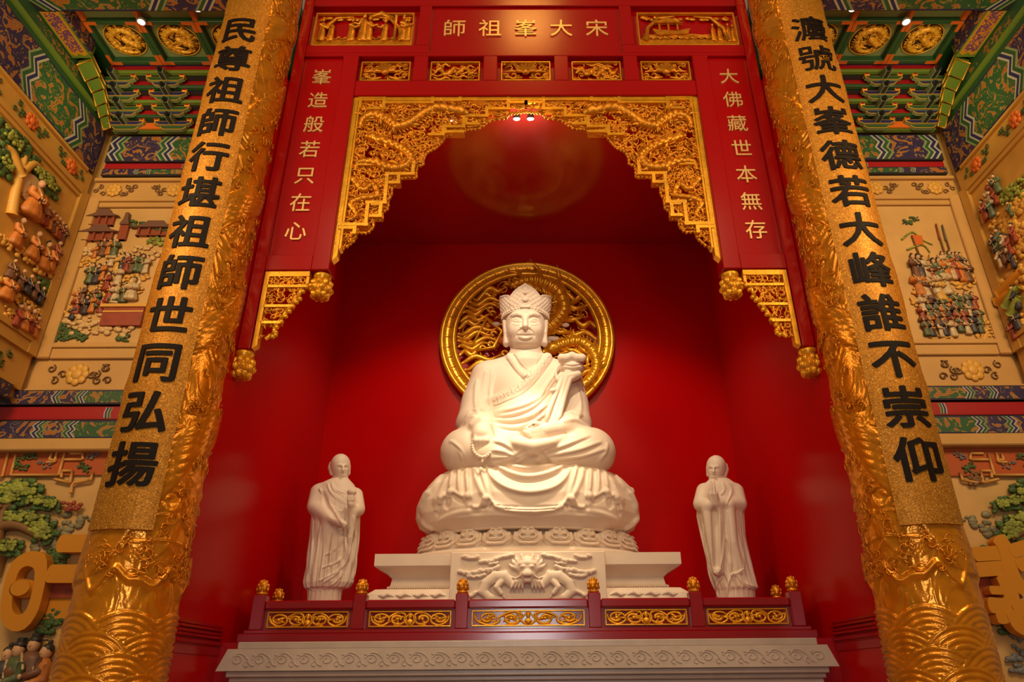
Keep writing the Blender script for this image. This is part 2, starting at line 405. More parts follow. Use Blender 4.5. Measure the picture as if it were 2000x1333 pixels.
def dragon(mb, path, r, f, mi=0, d=.05, spines=True):
    "a scaled serpent body along (u,v) points with back spines, head, legs and claws"
    P = spline(path, 10); n = len(P)
    rs = [r*(.35+.65*min(1, 4*(1-i/(n-1))))*(1+.10*math.cos(i*1.6)) for i in range(n)]
    mb.tube([f(p[0], p[1], d) for p in P], rs, 9, mi)
    for i in range(2, n-2):
        t = P[i+1]-P[i-1]; t /= np.linalg.norm(t)+1e-9; nn = np.array([-t[1], t[0]])
        if spines and i % 2 == 0:
            a = P[i]+nn*rs[i]*.8; b = P[i]+nn*rs[i]*1.7-t*rs[i]*.5
            mb.tube([f(*a, d), f(*b, d)], [rs[i]*.3, rs[i]*.05], 4, mi)
        if i % 12 == 6:
            for sg in (-1, 1):
                k = P[i]-nn*sg*rs[i]*1.6+t*sg*rs[i]; e = k-nn*rs[i]*.9+t*rs[i]*1.3
                mb.tube([f(*P[i], d), f(*k, d*1.3), f(*e, d)], [rs[i]*.55, rs[i]*.42, rs[i]*.25], 6, mi)
                for c in (-.7, 0, .7):
                    g = e+rs[i]*.9*(t*math.cos(c)-nn*math.sin(c)); mb.tube([f(*e, d), f(*g, d)], [rs[i]*.18, rs[i]*.04], 4, mi)
    h = P[0]; t = P[0]-P[3]; t /= np.linalg.norm(t)+1e-9; nn = np.array([-t[1], t[0]])
    mb.tube([f(*(h-t*r*.4), d), f(*(h+t*r*.5), d*1.3), f(*(h+t*r*1.5), d*1.2), f(*(h+t*r*2.2), d)], [r*.9, r*1.25, r*.85, r*.55], 8, mi)
    mb.tube([f(*(h+t*r*.4-nn*r*.7), d), f(*(h+t*r*1.7-nn*r*1.0), d)], [r*.5, r*.25], 6, mi)
    for sg in (-1, 1):
        mb.tube([f(*(h+nn*sg*r*.5), d*1.5), f(*(h+nn*sg*r*1.1-t*r*1.1), d*1.4), f(*(h+nn*sg*r*1.0-t*r*2.3), d)], [r*.3, r*.22, r*.05], 5, mi)
        q = h+t*r*.75+nn*sg*r*.45; p = f(*q, d*1.3+r*.7); mb.ell(p, (r*.25,)*3, 6, 5, mi)
        mb.tube([f(*(h+t*r*2+nn*sg*r*.3), d), f(*(h+t*r*2.6+nn*sg*r*1.3), d), f(*(h+t*r*1.6+nn*sg*r*2.2), d)], [r*.14, r*.1, r*.03], 4, mi)
    for i in range(7):
        b = PI*.55+i*PI*.9/6; v = t*math.cos(b)+nn*math.sin(b)
        mb.tube([f(*(h-t*r*.2+v*r*.8), d), f(*(h+v*r*2.0-nn*r*.2), d*.8)], [r*.3, r*.05], 4, mi)
def xzplane(Y): return lambda u, v, d: (u, Y-d, v)
def inpoly(poly):
    def g(u, v):
        c = False; n = len(poly)
        for i in range(n):
            (x1, y1), (x2, y2) = poly[i], poly[(i+1) % n]
            if (y1 > v) != (y2 > v) and u < (x2-x1)*(v-y1)/(y2-y1)+x1: c = not c
        return c
    return g
# ------------------------------------------------------------------ the setting
def sbox(name, lo, hi, m, bev=0):
    b = MB(); b.box(lo, hi, 0, bev); return struct(name, b, m)
XA, YF, YB, ZC = 3.95, 8.6, 13.0, 10.3           # alcove half width, frame face, back wall, alcove ceiling
sbox('floor', (-10, -3, -.1), (10, 13.3, 0), 'floor_tile')
sbox('wall_back', (-4.15, YB, 0), (4.15, YB+.2, 10.6), 'red_wall')
sbox('wall_alcove_left', (-4.15, 8.45, 0), (-XA, YB, 10.6), 'red_wall')
sbox('wall_alcove_right', (XA, 8.45, 0), (4.15, YB, 10.6), 'red_wall')
sbox('ceiling_alcove', (-XA, 8.92, ZC), (XA, YB, ZC+.2), 'red_ceiling')
b = MB()
b.box((-XA+.002, 9.75, 0), (XA-.002, YB-.002, 2.06)); struct('floor_alcove', b, 'red_lacquer')
b = MB(); b.box((-3.5, 10.62, 2.06), (3.5, YB-.01, 2.6), 0, .02); struct('floor_stage', b, 'red_lacquer')
for s, nm in ((-1, 'left'), (1, 'right')):       # skirting mouldings on the alcove side walls
    b = MB()
    for z0, z1, d in ((2.02, 2.07, .03), (2.09, 2.12, .05), (2.13, 2.17, .035), (2.18, 2.21, .05), (2.22, 2.26, .025), (1.90, 2.0, .012)):
        x0, x1 = sorted((s*XA, s*(XA-d))); b.box((x0, 8.5, z0), (x1, 9.74, z1), 0, .006)
    struct('baseboard_alcove_'+nm, b, 'red_lacquer')

# ------------------------------------------------------------------ hanging shrine frame
fr = thing('shrine_surround', 'tall red lacquered hanging frame with gilt inscriptions spanning between the two gold columns', 'shrine frame', (0, YF, 10.3))
Yb = YF+.30
def post(x0, x1, z0, z1=12.9):
    b = MB(); b.box((x0, YF, z0), (x1, Yb, z1), 0, .012); return b.build('post', 'red_lacquer', fr)
for s in (-1, 1):
    x = sorted((s*3.77, s*3.94)); post(x[0], x[1], 5.68)
    x = sorted((s*2.84, s*3.10)); post(x[0], x[1], 6.93, 11.2)
def rail(x0, x1, z0, z1, y0=YF+.01): b = MB(); b.box((x0, y0, z0), (x1, Yb-.01, z1), 0, .012); return b.build('rail', 'red_lacquer', fr)
rail(-2.84, 2.84, 10.3, 10.63); rail(-3.77, 3.77, 11.2, 11.27); rail(-3.77, 3.77, 12.44, 12.9)
for s in (-1, 1):
    x = sorted((s*1.66, s*3.77)); rail(x[0], x[1], 11.271, 11.46)
    x = sorted((s*3.10, s*3.77)); rail(x[0], x[1], 6.93, 7.19)
    x = sorted((s*1.66, s*1.88)); rail(x[0], x[1], 11.461, 12.44)
    for a, c in ((.48, .72), (1.66, 1.90)):
        x = sorted((s*a, s*c)); rail(x[0], x[1], 10.63, 11.2)
b = MB(); b.box((-2.84, YF+.14, 10.64), (2.84, Yb-.02, 11.19)); b.build('backing_board', 'red_lacquer', fr)
for s in (-1, 1):
    x = sorted((s*1.885, s*3.765)); b = MB(); b.box((x[0], YF+.13, 11.465), (x[1], Yb-.02, 12.435)); b.build('backing_board', 'red_lacquer', fr)
def letters(txt, pos, w, h, Yp, parent, m='gold_letter', off=.0):
    for ch, (x, z) in zip(txt, pos):
        v, f = glyph(ch, off); b = MB(); b.add([(x+p[0]*w, Yp-.012-p[2]*.6, z+p[1]*h) for p in v], f, 0, False); b.build('character', m, parent)
nb = MB(); nb.box((-1.655, YF+.06, 11.275), (1.655, Yb-.02, 12.435)); nb = nb.build('name_board', 'red_lacquer', fr)
nb['label'] = 'red name board with five gilt characters'
letters('師祖峯大宋', [(-1.25+i*.625, 11.91) for i in range(5)], .42, .44, YF+.06, nb)
for s, txt in ((-1, '峯造般若只在心'), (1, '大佛藏世本無存')):
    x = sorted((s*3.105, s*3.765)); b = MB(); b.box((x[0], YF+.07, 7.195), (x[1], Yb-.02, 11.195))
    ip = b.build('inscription_panel', 'red_lacquer', fr)
    ip['label'] = 'red panel with a column of seven gilt characters'
    letters(txt, [(s*3.43, 10.76-i*.52) for i in range(7)], .34, .36, YF+.07, ip)

# carved gilt panels set in the frame
def relief_carving(x0, x1, z0, z1, label, group, kind, seed):
    yp = YF+.125
    t = thing('relief_carving', label, 'carved panel', ((x0+x1)/2, yp, z0), group)
    f = xzplane(yp-.012); b = MB(); e = .022
    for lo, hi in (((x0, z0), (x1, z0+e)), ((x0, z1-e), (x1, z1)), ((x0, z0+e), (x0+e, z1-e)), ((x1-e, z0+e), (x1, z1-e))):
        b.box((lo[0], yp-.06, lo[1]), (hi[0], yp, hi[1]), 0, .005)
    b.build('frame', 'gold_bright', t)
    R = random.Random(seed); b = MB(); xm, zm, W, H = (x0+x1)/2, (z0+z1)/2, x1-x0, z1-z0
    ins = lambda u, v: x0+e < u < x1-e and z0+e < v < z1-e
    if kind == 'flower':
        for s in (-1, 1):
            for i in range(3):
                z = z0+H*(.2+.3*i); b.tube([f(xm+s*W*(.08+.12*i), z, .02), f(xm+s*W*.26, z+.05*(i-1), .035), f(xm+s*W*.42, z-.04*(i-1), .02)], [.02, .028, .012], 6)
            for i in range(4):
                q = [(xm+s*(W*(.16+.08*i)+.04*math.cos(a)), zm+(-1)**i*.09+.045*math.sin(a)) for a in np.linspace(0, 5, 9)]
                b.tube([f(*p, .02) for p in q], [.018]*8+[.006], 5)
        for i in range(7):
            a = PI*i/6; b.tube([f(xm, zm-.02, .04), f(xm+.14*math.cos(a), zm+.13*math.sin(a), .05), f(xm+.19*math.cos(a), zm+.17*math.sin(a), .02)], [.02, .045, .01], 6)
        b.ell(f(xm, zm-.04, .05), (.07, .05, .05))
        scrolls(b, ins, (x0+e, z0+e, x1-e, z1-e), 16, f, .014, (.035, .06), 0, seed, .02)
        b.build('carving', 'gold', t)
    elif kind == 'cloud':
        for i in range(9):
            u = x0+W*(.08+.84*R.random()); v = z0+H*(.15+.7*i/8); L = W*R.uniform(.12, .25)
            q = [(u-L+2*L*k/8, v+.025*math.sin(k*1.3+i)) for k in range(9)]; q = [p for p in q if ins(*p)]
            if len(q) > 2: b.tube([f(*p, .02) for p in q], [.012+.014*math.sin(PI*k/(len(q)-1)) for k in range(len(q))], 5)
        dragon(b, [(xm-W*.05, zm+.03), (xm-W*.2, zm-.08), (xm-W*.3, zm+.06), (xm-W*.42, zm-.05)], .035, f, 0, .03, False)
        dragon(b, [(xm+W*.08, zm-.03), (xm+W*.22, zm+.08), (xm+W*.32, zm-.06), (xm+W*.43, zm+.06)], .035, f, 0, .03, False)
        scrolls(b, ins, (x0+e, z0+e, x1-e, z1-e), 18, f, .013, (.03, .055), 0, seed, .02)
        b.build('carving', 'gold', t)
    else:
        g = MB()       # ground line, trees, pavilion
        g.box((x0+e, yp-.05, z0+e), (x1-e, yp-.01, z0+.12)); g.box((x0+e, yp-.03, z0+.12), (x1-e, yp-.01, z0+.17))
        for i in range(14):
            u = x0+.1+(W-.2)*i/13; g.tube([f(u-.05, z0+.17, .02), f(u, z0+.2+.03*R.random(), .03), f(u+.06, z0+.16, .02)], .02, 5)
        for u, s in ((x0+.12, 1), (x1-.18, -1)):
            g.tube([f(u, z0+.1, .03), f(u+.05*s, zm, .04), f(u+.25*s, z1-.14, .04), f(u+.55*s, z1-.09, .03)], [.05, .04, .03, .015], 6)
        for i in range(24):
            u = x0+.08+(W-.16)*R.random(); 
            g.ell(f(u, z1-.1-.06*R.random(), .02), (R.uniform(.04, .09), .02, .035), 7, 5)
        g.build('scenery', 'gold', t)
        if kind == 'figures':
            for u, sc, k in ((-.72, .56, 0), (-.56, .5, 1), (-.2, .55, 0), (.0, .66, 1), (.1, .6, 0), (.38, .52, 1), (.7, .62, 0), (.79, .55, 1)):
                c = MB(); xx = xm+u; zb = z0+.1
                c.lathe([(.10*sc, 0), (.14*sc, .04*sc), (.11*sc, .5*sc), (.12*sc, .72*sc), (.05*sc, .84*sc)], (xx, yp-.05, zb), 9, 0, 1, .5)
                c.ell((xx, yp-.06, zb+.94*sc), (.062*sc, .05*sc, .075*sc), 8, 6); c.ell((xx, yp-.055, zb+1.03*sc), (.05*sc, .04*sc, .04*sc), 7, 5)
                s = -1 if k else 1
                c.tube([(xx-.08*sc, yp-.06, zb+.72*sc), (xx+s*.12*sc, yp-.09, zb+.55*sc), (xx+s*.26*sc, yp-.09, zb+.62*sc)], [.05*sc, .055*sc, .03*sc], 6)
                c.build('figure', 'gold', t)
            c = MB(); c.tube([f(xm+.1, z1-.12, .05), f(xm+.3, z1-.06, .06), f(xm+.52, z1-.14, .05)], [.02, .06, .02], 6, 0, 1); c.tube([f(xm+.56, z0+.1, .05), f(xm+.56, z1-.08, .05)], .03, 6); c.build('canopy', 'gold', t)
        else:
            for u, zz, sc in ((.45, z0+.1, .42), (.56, z0+.1, .4), (.72, z0+.08, .45), (.8, z0+.08, .42)):
                c = MB(); xx = xm+u
                c.lathe([(.10*sc, 0), (.13*sc, .04*sc), (.10*sc, .6*sc), (.05*sc, .84*sc)], (xx, yp-.05, zz), 9, 0, 1, .5); c.ell((xx, yp-.055, zz+.94*sc), (.06*sc, .05*sc, .075*sc), 8, 6); c.build('figure', 'gold', t)
            c = MB(); hull = [(xm-.62, z0+.38), (xm-.2, z0+.33), (xm+.05, z0+.4), (xm+.0, z0+.26), (xm-.55, z0+.24)]; c.prism(hull, f, .0, .06)
            for u in (-.5, -.34, -.18): c.box((xm+u, yp-.05, z0+.38), (xm+u+.03, yp-.02, z0+.55))
            c.prism([(xm-.6, z0+.54), (xm-.34, z0+.68), (xm-.06, z0+.54)], f, 0, .06); c.build('boat', 'gold', t)
            c = MB()
            for i in range(4): c.tube([f(xm-.8+k*.15, z0+.2+.025*i+.015*math.sin(k*2+i), .02) for k in range(9)], .012, 5)
            c.build('waves', 'gold', t)
    return t
order = ['leftmost', 'second from left', 'middle', 'fourth from left', 'rightmost']
for i, (x0, x1) in enumerate(((-2.80, -1.96), (-1.62, -.78), (-.42, .42), (.78, 1.62), (1.96, 2.80))):
    relief_carving(x0, x1, 10.69, 11.13, 'small gilt openwork panel, %s of the five above the arch' % order[i], 'small carved panels above the arch', 'flower' if i in (0, 2, 4) else 'cloud', 20+i)
relief_carving(-3.72, -1.98, 11.52, 12.33, 'wide gilt panel of carved standing figures left of the name board', 'large carved panels beside the name board', 'figures', 31)
relief_carving(1.98, 3.72, 11.52, 12.33, 'wide gilt panel carved with a boat and trees right of the name board', 'large carved panels beside the name board', 'boat', 32)

# gilt lotus pendants under the posts
def pendant(x, z, y, label):
    t = thing('pendant_boss', label, 'pendant', (x, y, z), 'gilt pendants below the hanging posts')
    b = MB(); b.lathe([(.09, .42), (.125, .40), (.13, .36), (.10, .33), (.10, .30)], (x, y, z), 16); b.build('collar', 'gold_bright', t)
    b = MB(); b.lathe([(.03, 0), (.09, .03), (.135, .10), (.15, .18), (.13, .25), (.10, .30)], (x, y, z), 20)
    b.build('bud', 'gold', t)
    b = MB()
    for r in range(3):
        for i in range(8):
            a = 2*PI*(i+.5*(r % 2))/8; R_ = (.118, .128, .095)[r]; zz = z+(.25, .165, .075)[r]
            p = np.array((x+R_*math.cos(a), y+R_*math.sin(a), zz)); o = np.array((math.cos(a), math.sin(a), 0))
            b.ell(p, (.048, .048, .062), 8, 6); b.ell(p+o*.035, (.02, .02, .035), 6, 5)
    b.build('petals', 'gold_bright', t)
for s, nm in ((-1, 'left'), (1, 'right')):
    pendant(s*2.965, 6.51, YF+.15, 'gilt lotus-bud pendant under the inner %s post beside the alcove' % nm)
    pendant(s*3.87, 5.27, YF+.13, 'lowest gilt lotus-bud pendant, against the %s column' % nm)

# stepped gilt corner bracket below each inscription panel
for s, nm in ((-1, 'left'), (1, 'right')):
    t = thing('corner_bracket', 'stepped gilt openwork bracket below the %s inscription panel' % nm, 'bracket', (s*3.44, YF+.1, 5.75), 'gilt corner brackets')
    yb = YF+.08; f = lambda u, v, d, s=s, yb=yb: (s*u, yb-d, v)
    out = [(3.75, 5.72), (3.75, 6.9), (3.12, 6.9), (3.12, 6.72), (3.2, 6.68), (3.24, 6.5), (3.3, 6.42), (3.36, 6.3), (3.42, 6.18), (3.5, 6.05), (3.5, 5.93), (3.6, 5.85)]
    b = MB()
    for a, c in (((3.12, 6.84), (3.755, 6.92)), ((3.14, 6.66), (3.7, 6.70)), ((3.3, 6.34), (3.7, 6.38)), ((3.42, 6.08), (3.7, 6.12))):
        b.prism([(a[0], a[1]), (c[0], a[1]), (c[0], c[1]), (a[0], c[1])], f, -.06, .05)
    b.prism([(3.69, 5.74), (3.755, 5.70), (3.755, 6.84), (3.69, 6.84)], f, -.06, .05)
    b.prism([(3.12, 6.7), (3.16, 6.7), (3.16, 6.84), (3.12, 6.84)], f, -.06, .04)
    for p, q in zip(out[3:], out[4:]): b.tube([f(*p, .02), f(*q, .02)], .028, 6)
    for i in range(13):
        k = i/12*(len(out)-4); a = out[3+int(min(k, len(out)-5))]; c = out[4+int(min(k, len(out)-5))]; r = k-int(k)
        p = (a[0]+(c[0]-a[0])*r-.03, a[1]+(c[1]-a[1])*r-.02); b.ell(f(*p, .02), (.035, .035, .035), 7, 5)
    b.build('moulded_edge', 'gold_bright', t)
    b = MB(); scrolls(b, inpoly(out), (3.15, 5.78, 3.72, 6.88), 46, f, .018, (.04, .075), 0, 50+(s > 0), .03); b.build('scroll_carving', 'gold', t)

# ------------------------------------------------------------------ the gilt fretwork arch
YW = YF+.12
def pk(x, y): p = at(640+x/3.7025, 160+y/3.7025, YW); return (min(0, p[0]+.005), p[2])
raw = [(180, 93), (1440, 93), (1440, 215), (1310, 232), (1285, 265), (1215, 270), (1150, 292), (1135, 310), (1080, 345), (1000, 347), (985, 365), (925, 377), (850, 395), (830, 430), (780, 480), (760, 492), (715, 512), (690, 560), (690, 605), (650, 607), (640, 650), (640, 700), (610, 690), (520, 700), (515, 750), (465, 757), (460, 820), (440, 850), (430, 930), (395, 937), (395, 1000), (332, 995), (330, 1050), (290, 1095), (202, 1092), (200, 1140), (130, 1200), (60, 1230), (40, 1215)]
poly = [pk(*p) for p in raw]
poly[0] = (-2.835, 10.295); poly[1] = (0, 10.295); poly[2] = (0, poly[2][1]); poly[-1] = (-2.835, poly[-1][1])
ar = thing('fretwork_arch', 'wide gilt openwork arch of dragons and stepped frets hung inside the red frame', 'carved arch', (0, YW, 10.3))
bars = [[(1310, 122), (1125, 122)], [(1305, 122), (1305, 215), (1150, 215), (1150, 268), (985, 268), (985, 345), (845, 348), (830, 405), (740, 405)], [(620, 600), (620, 685), (430, 685), (420, 890), (290, 895), (285, 1055), (95, 1050)],
        [(240, 205), (240, 135), (410, 135), (410, 215), (300, 215)], [(420, 170), (760, 170), (760, 130)], [(765, 155), (960, 155), (960, 125)], [(515, 690), (515, 748), (455, 748)], [(330, 905), (385, 905), (385, 990), (320, 990)], [(1000, 290), (1000, 325), (1090, 325)], [(850, 365), (850, 385), (975, 380)], [(1315, 170), (1440, 170)], [(225, 610), (400, 625)], [(95, 1075), (200, 1075), (200, 1110)]]
for s, nm in ((-1, 'left'), (1, 'right')):
    f = lambda u, v, d, s=s: (-s*u, YW-d, v)
    b = MB()
    b.prism([(-2.835, 7.12), (-2.765, 7.2), (-2.765, 10.23), (-2.835, 10.295)], f, -.06, .07); b.prism([(-2.765, 10.23), (0, 10.23), (0, 10.295), (-2.835, 10.295)], f, -.06, .07)
    b.prism([(-2.75, 7.3), (-2.72, 7.33), (-2.72, 10.19), (-2.75, 10.22)], f, -.05, .09)
    b.build('outer_border', 'gold_bright', ar)
    for bi, q in enumerate(bars):
        b = MB(); q = [pk(*p) for p in q]
        for k, (p, c) in enumerate(zip(q, q[1:])):
            h = .026; lo = (min(p[0], c[0])-h, min(p[1], c[1])-h); hi = (max(p[0], c[0])+h, max(p[1], c[1])+h)
            if abs(p[0]-c[0]) > abs(p[1]-c[1]): m = (p[1]+c[1])/2; lo = (lo[0], m-h); hi = (hi[0], m+h)
            else: m = (p[0]+c[0])/2; lo = (m-h, lo[1]); hi = (m+h, hi[1])
            b.prism([lo, (hi[0], lo[1]), hi, (lo[0], hi[1])], f, -.05, .075+.002*k+.0006*bi)
        b.build('key_fret_bar', 'gold_bright', ar)
    b = MB()
    for p, c in zip(poly[2:], poly[3:-1]):
        L = math.dist(p, c); n = max(1, int(L/.055))
        b.tube([f(*p, .01), f(*c, .01)], .022, 5)
        for i in range(n):
            t = (i+.5)/n; b.ell(f(p[0]+(c[0]-p[0])*t, p[1]+(c[1]-p[1])*t-.012, .01), (.026, .03, .032), 6, 4)
    b.build('toothed_edge', 'gold', ar)
    b = MB()
    dragon(b, [pk(*p) for p in ((940, 235), (800, 210), (700, 250), (600, 320), (500, 345), (430, 300), (340, 262), (260, 290), (235, 360))], .085, f, 0, .06)
    dragon(b, [pk(*p) for p in ((350, 430), (470, 470), (560, 520), (600, 570), (560, 630), (450, 640), (340, 600), (230, 600), (200, 660))], .075, f, 0, .05)
    dragon(b, [pk(*p) for p in ((200, 740), (260, 800), (330, 760), (360, 840), (250, 860), (170, 900), (210, 980), (140, 1020))], .05, f, 0, .05)
    b.build('dragon', 'gold', ar)
    ins = inpoly([(p[0]-.0, p[1]+.02) for p in poly]); b = MB()
    scrolls(b, ins, (-2.74, 7.2, -.02, 10.22), 330, f, .021, (.045, .1), 0, 60+(s > 0), .045)
    b.build('cloud_scrolls', 'gold', ar)
# ------------------------------------------------------------------ lamps inside the arch
def spot(x, y, z, target, power, label, cone=46, blend=.6, grp='spotlights on the back of the arch', col=(1, .80, .55), spill=0):
    t = thing('spotlight', label, 'spotlight', (x, y, z), grp)
    d = (Vector(target)-Vector((x, y, z))).normalized(); p = Vector((x, y, z))
    b = MB(); b.tube([p-d*.09, p-d*.02, p], [.05, .06, .065], 12, 0, 1, (1, 0, 0)); b.build('housing', 'lamp_body', t)
    b = MB(); b.tube([p+d*.001, p+d*.012], [.055, .05], 12, 0, 1, (1, 0, 0)); b.build('lens', 'lamp_glow', t)
    b = MB(); b.tube([p-d*.06, Vector((x, 8.745, z+.06))], .012, 6, 0, 1, (1, 0, 0)); b.build('bracket', 'lamp_body', t)
    l = bpy.data.lights.new('lamp', 'SPOT'); l.energy = power; l.color = col; l.spot_size = math.radians(cone); l.spot_blend = blend; l.shadow_soft_size = .06
    o = bpy.data.objects.new('lamp', l); COL.objects.link(o); o.parent = t; o.matrix_parent_inverse = Matrix.Translation(-t.location)
    if spill:
        q = bpy.data.lights.new('lamp_spill', 'POINT'); q.energy = spill; q.color = (1, .62, .3); q.shadow_soft_size = .07
        qo = bpy.data.objects.new('lamp_spill', q); COL.objects.link(qo); qo.parent = t; qo.matrix_parent_inverse = Matrix.Translation(-t.location); qo.location = p+d*.09
    o.location = p+d*.03; o.rotation_euler = d.to_track_quat('-Z', 'Y').to_euler()
spot(-.155, 8.86, 10.02, (-.1, 10.9, 5.15), 800, 'spotlight at the crown of the arch, left of the middle pair', 22, spill=12)
spot(.075, 8.86, 10.02, (.15, 10.9, 5.15), 800, 'spotlight at the crown of the arch, right of the middle pair', 22, spill=12)
spot(-1.2, 8.86, 9.98, (-1.6, 12.0, 4.8), 560, 'spotlight behind the left shoulder of the fretwork arch', 75)
spot(1.2, 8.86, 9.98, (1.6, 12.0, 4.8), 560, 'spotlight behind the right shoulder of the fretwork arch', 75)
# ------------------------------------------------------------------ seated statue
def V3(px, py, Y): return at(px, py, Y)
def seated():
    c = Clay((-1.75, 10.55, 4.55), (1.75, 12.75, 8.05), .0125)
    P = V3
    # torso, shoulders, neck
    c.ell((0, 11.9, 5.25), (1.12, .62, .6), .1)
    c.ell((-.02, 11.85, 5.75), (.86, .60, .75), .15)
    c.ell((-.02, 11.9, 6.28), (.80, .52, .52), .15)
    c.chain([P(955, 738, 11.9), P(1027, 722, 11.9), P(1100, 738, 11.9)], [.30, .34, .30], .15)
    c.chain([P(1027, 712, 11.88), P(1027, 688, 11.85)], [.40, .30], .12)
    # upper arms in wide sleeves
    c.chain([P(952, 740, 11.9), P(934, 785, 11.8), P(927, 830, 11.62)], [.30, .30, .31], .10)
    c.chain([P(927, 830, 11.6), P(935, 836, 11.25)], [.31, .25], .08)
    c.chain([P(1104, 740, 11.9), P(1118, 790, 11.8), P(1120, 828, 11.6)], [.30, .29, .30], .10)
    c.chain([P(1120, 830, 11.55), P(1098, 838, 11.2)], [.30, .21], .08)
    # crossed legs
    c.chain([P(985, 880, 11.7), P(910, 883, 11.35)], [.46, .40], .12)
    c.chain([P(1070, 880, 11.7), P(1153, 882, 11.35)], [.46, .40], .12)
    c.chain([P(903, 886, 11.25), P(975, 893, 10.98), P(1045, 893, 10.9)], [.34, .27, .2], .12)
    c.chain([P(1160, 886, 11.25), P(1090, 889, 11.0), P(1020, 884, 10.95)], [.34, .27, .2], .1)
    c.ell(P(1030, 880, 11.1), (.75, .4, .22), .12)
    # bowl of the robe hem over the feet
    c.chain([P(984, 853, 10.95), P(1008, 867, 10.72), P(1042, 874, 10.66), P(1078, 866, 10.72), P(1106, 852, 10.95)], [.03, .085, .11, .085, .03], .04)
    # cuffs
    c.chain([P(920, 852, 11.12), P(924, 832, 11.02), P(940, 822, 10.98), P(955, 830, 11.0), P(962, 852, 11.1)], [.05, .06, .07, .06, .05], .05)
    c.chain([P(922, 850, 11.15), P(912, 875, 11.15)], [.06, .03], .08)
    c.chain([P(1086, 826, 11.1), P(1080, 842, 11.02), P(1090, 856, 11.05)], [.06, .07, .05], .06)
    # viewer-left hand hanging over the knee, four fingers and thumb
    c.chain([P(941, 838, 11.06), P(941, 852, 10.93)], [.15, .165], .06)
    for i, (dx, L, r) in enumerate(((-12, 17, .046), (-4, 20, .05), (4, 19, .05), (11, 15, .044))):
        c.chain([P(941+dx*.9, 852, 10.85), P(941+dx, 862, 10.80), P(941+dx*.9, 862+L*.55, 10.84), P(941+dx*.8, 862+L*.9, 10.9)], [r*1.15, r*1.1, r, r*.8], .018)
    c.chain([P(955, 846, 10.92), P(959, 858, 10.86), P(956, 868, 10.86)], [.06, .052, .04], .02)
    # viewer-right hand lying in the lap, palm up, fingers pointing left
    c.chain([P(1086, 841, 11.0), P(1066, 844, 10.86)], [.15, .14], .05)
    for i, (dy, L, r) in enumerate(((-3, 36, .046), (3, 42, .05), (9, 40, .05), (14, 33, .044))):
        c.chain([P(1068, 839+dy, 10.82), P(1052, 842+dy, 10.74), P(1066-L*.75, 846+dy*.9, 10.72), P(1066-L, 842+dy*.8, 10.76)], [r*1.15, r*1.05, r, r*.75], .016)
    c.chain([P(1066, 833, 10.9), P(1046, 829, 10.82), P(1028, 838, 10.76)], [.06, .055, .042], .015)
    c.clip((None, None, 4.63), None)
    # ---- collar bands, folds
    def band(pts, hw, lift):
        c.stroke(pts, hw, .03, '+', -hw+lift, 6, False)
    band([(1071, 696), (1047, 729), (1014, 762), (958, 787)], .10, .035)
    band([(995, 698), (1012, 724), (1028, 738)], .07, .02)
    for p in ([(1062, 692), (1040, 723), (1008, 753), (957, 776)], [(1081, 701), (1056, 737), (1021, 770), (958, 797)], [(990, 704), (1006, 726), (1022, 742)], [(1003, 694), (1019, 716), (1036, 728)]):
        c.stroke(p, .016, .012, '-', 0, 8, False)
    R = random.Random(3)                           # key pattern cut into the broad band
    for i in range(17):
        t = i/16; x = 1072-t*108; y = 702+t*86-6*math.sin(PI*t)*-1
        c.stroke([(x-3, y-5), (x+2, y+1), (x-2, y+5)] if i % 2 else [(x+3, y-4), (x-3, y), (x+1, y+5)], .009, .006, '-', 0, 2, False)
    F = [([(1092, 728), (1066, 766), (1025, 792), (960, 807)], .035), ([(1075, 762), (1045, 792), (1005, 808), (962, 812)], .03), ([(1066, 792), (1040, 812), (1000, 822), (964, 820)], .03),
         ([(1060, 812), (1030, 832), (995, 836), (966, 830)], .025), ([(1098, 715), (1072, 748), (1060, 770)], .03),
         ([(950, 728), (944, 770), (950, 800), (962, 822)], .03), ([(931, 745), (929, 790), (936, 812)], .028), ([(962, 725), (958, 760), (957, 800)], .025),
         ([(912, 812), (925, 802), (944, 802), (958, 818)], .03), ([(908, 828), (917, 816), (928, 814)], .02),
         ([(1128, 760), (1134, 795), (1128, 820)], .025), ([(1096, 812), (1116, 806), (1136, 812)], .03), ([(1100, 824), (1122, 820), (1140, 830)], .022),
         ([(965, 862), (985, 868), (1005, 884)], .028), ([(962, 880), (985, 884), (1010, 894)], .028), ([(880, 862), (900, 880), (905, 900)], .025), ([(960, 895), (995, 892), (1020, 880)], .022),
         ([(1150, 852), (1110, 868), (1068, 884)], .03), ([(1172, 864), (1130, 880), (1074, 890)], .03), ([(1180, 878), (1140, 892), (1090, 897)], .026), ([(1186, 868), (1182, 885), (1170, 900)], .022),
         ([(1040, 884), (1028, 892), (1012, 902)], .022), ([(1050, 884), (1052, 894), (1050, 903)], .022), ([(1062, 883), (1072, 893), (1084, 902)], .022), ([(1032, 884), (1010, 892), (985, 900)], .02)]
    for p, r in F: c.stroke(p, r, .05, '+', 0)
    for p, r in F[:6]+F[13:20]: c.stroke([(x+1, y+5) for x, y in p], r*.6, .03, '-', r*.4)
    return c
st = thing('seated_statue', 'large cream stone statue of a seated crowned monk before the gold disc', 'statue', (0, 11.8, 4.7))
c = seated(); c.build('robed_body', 'stone', st, 1); del c

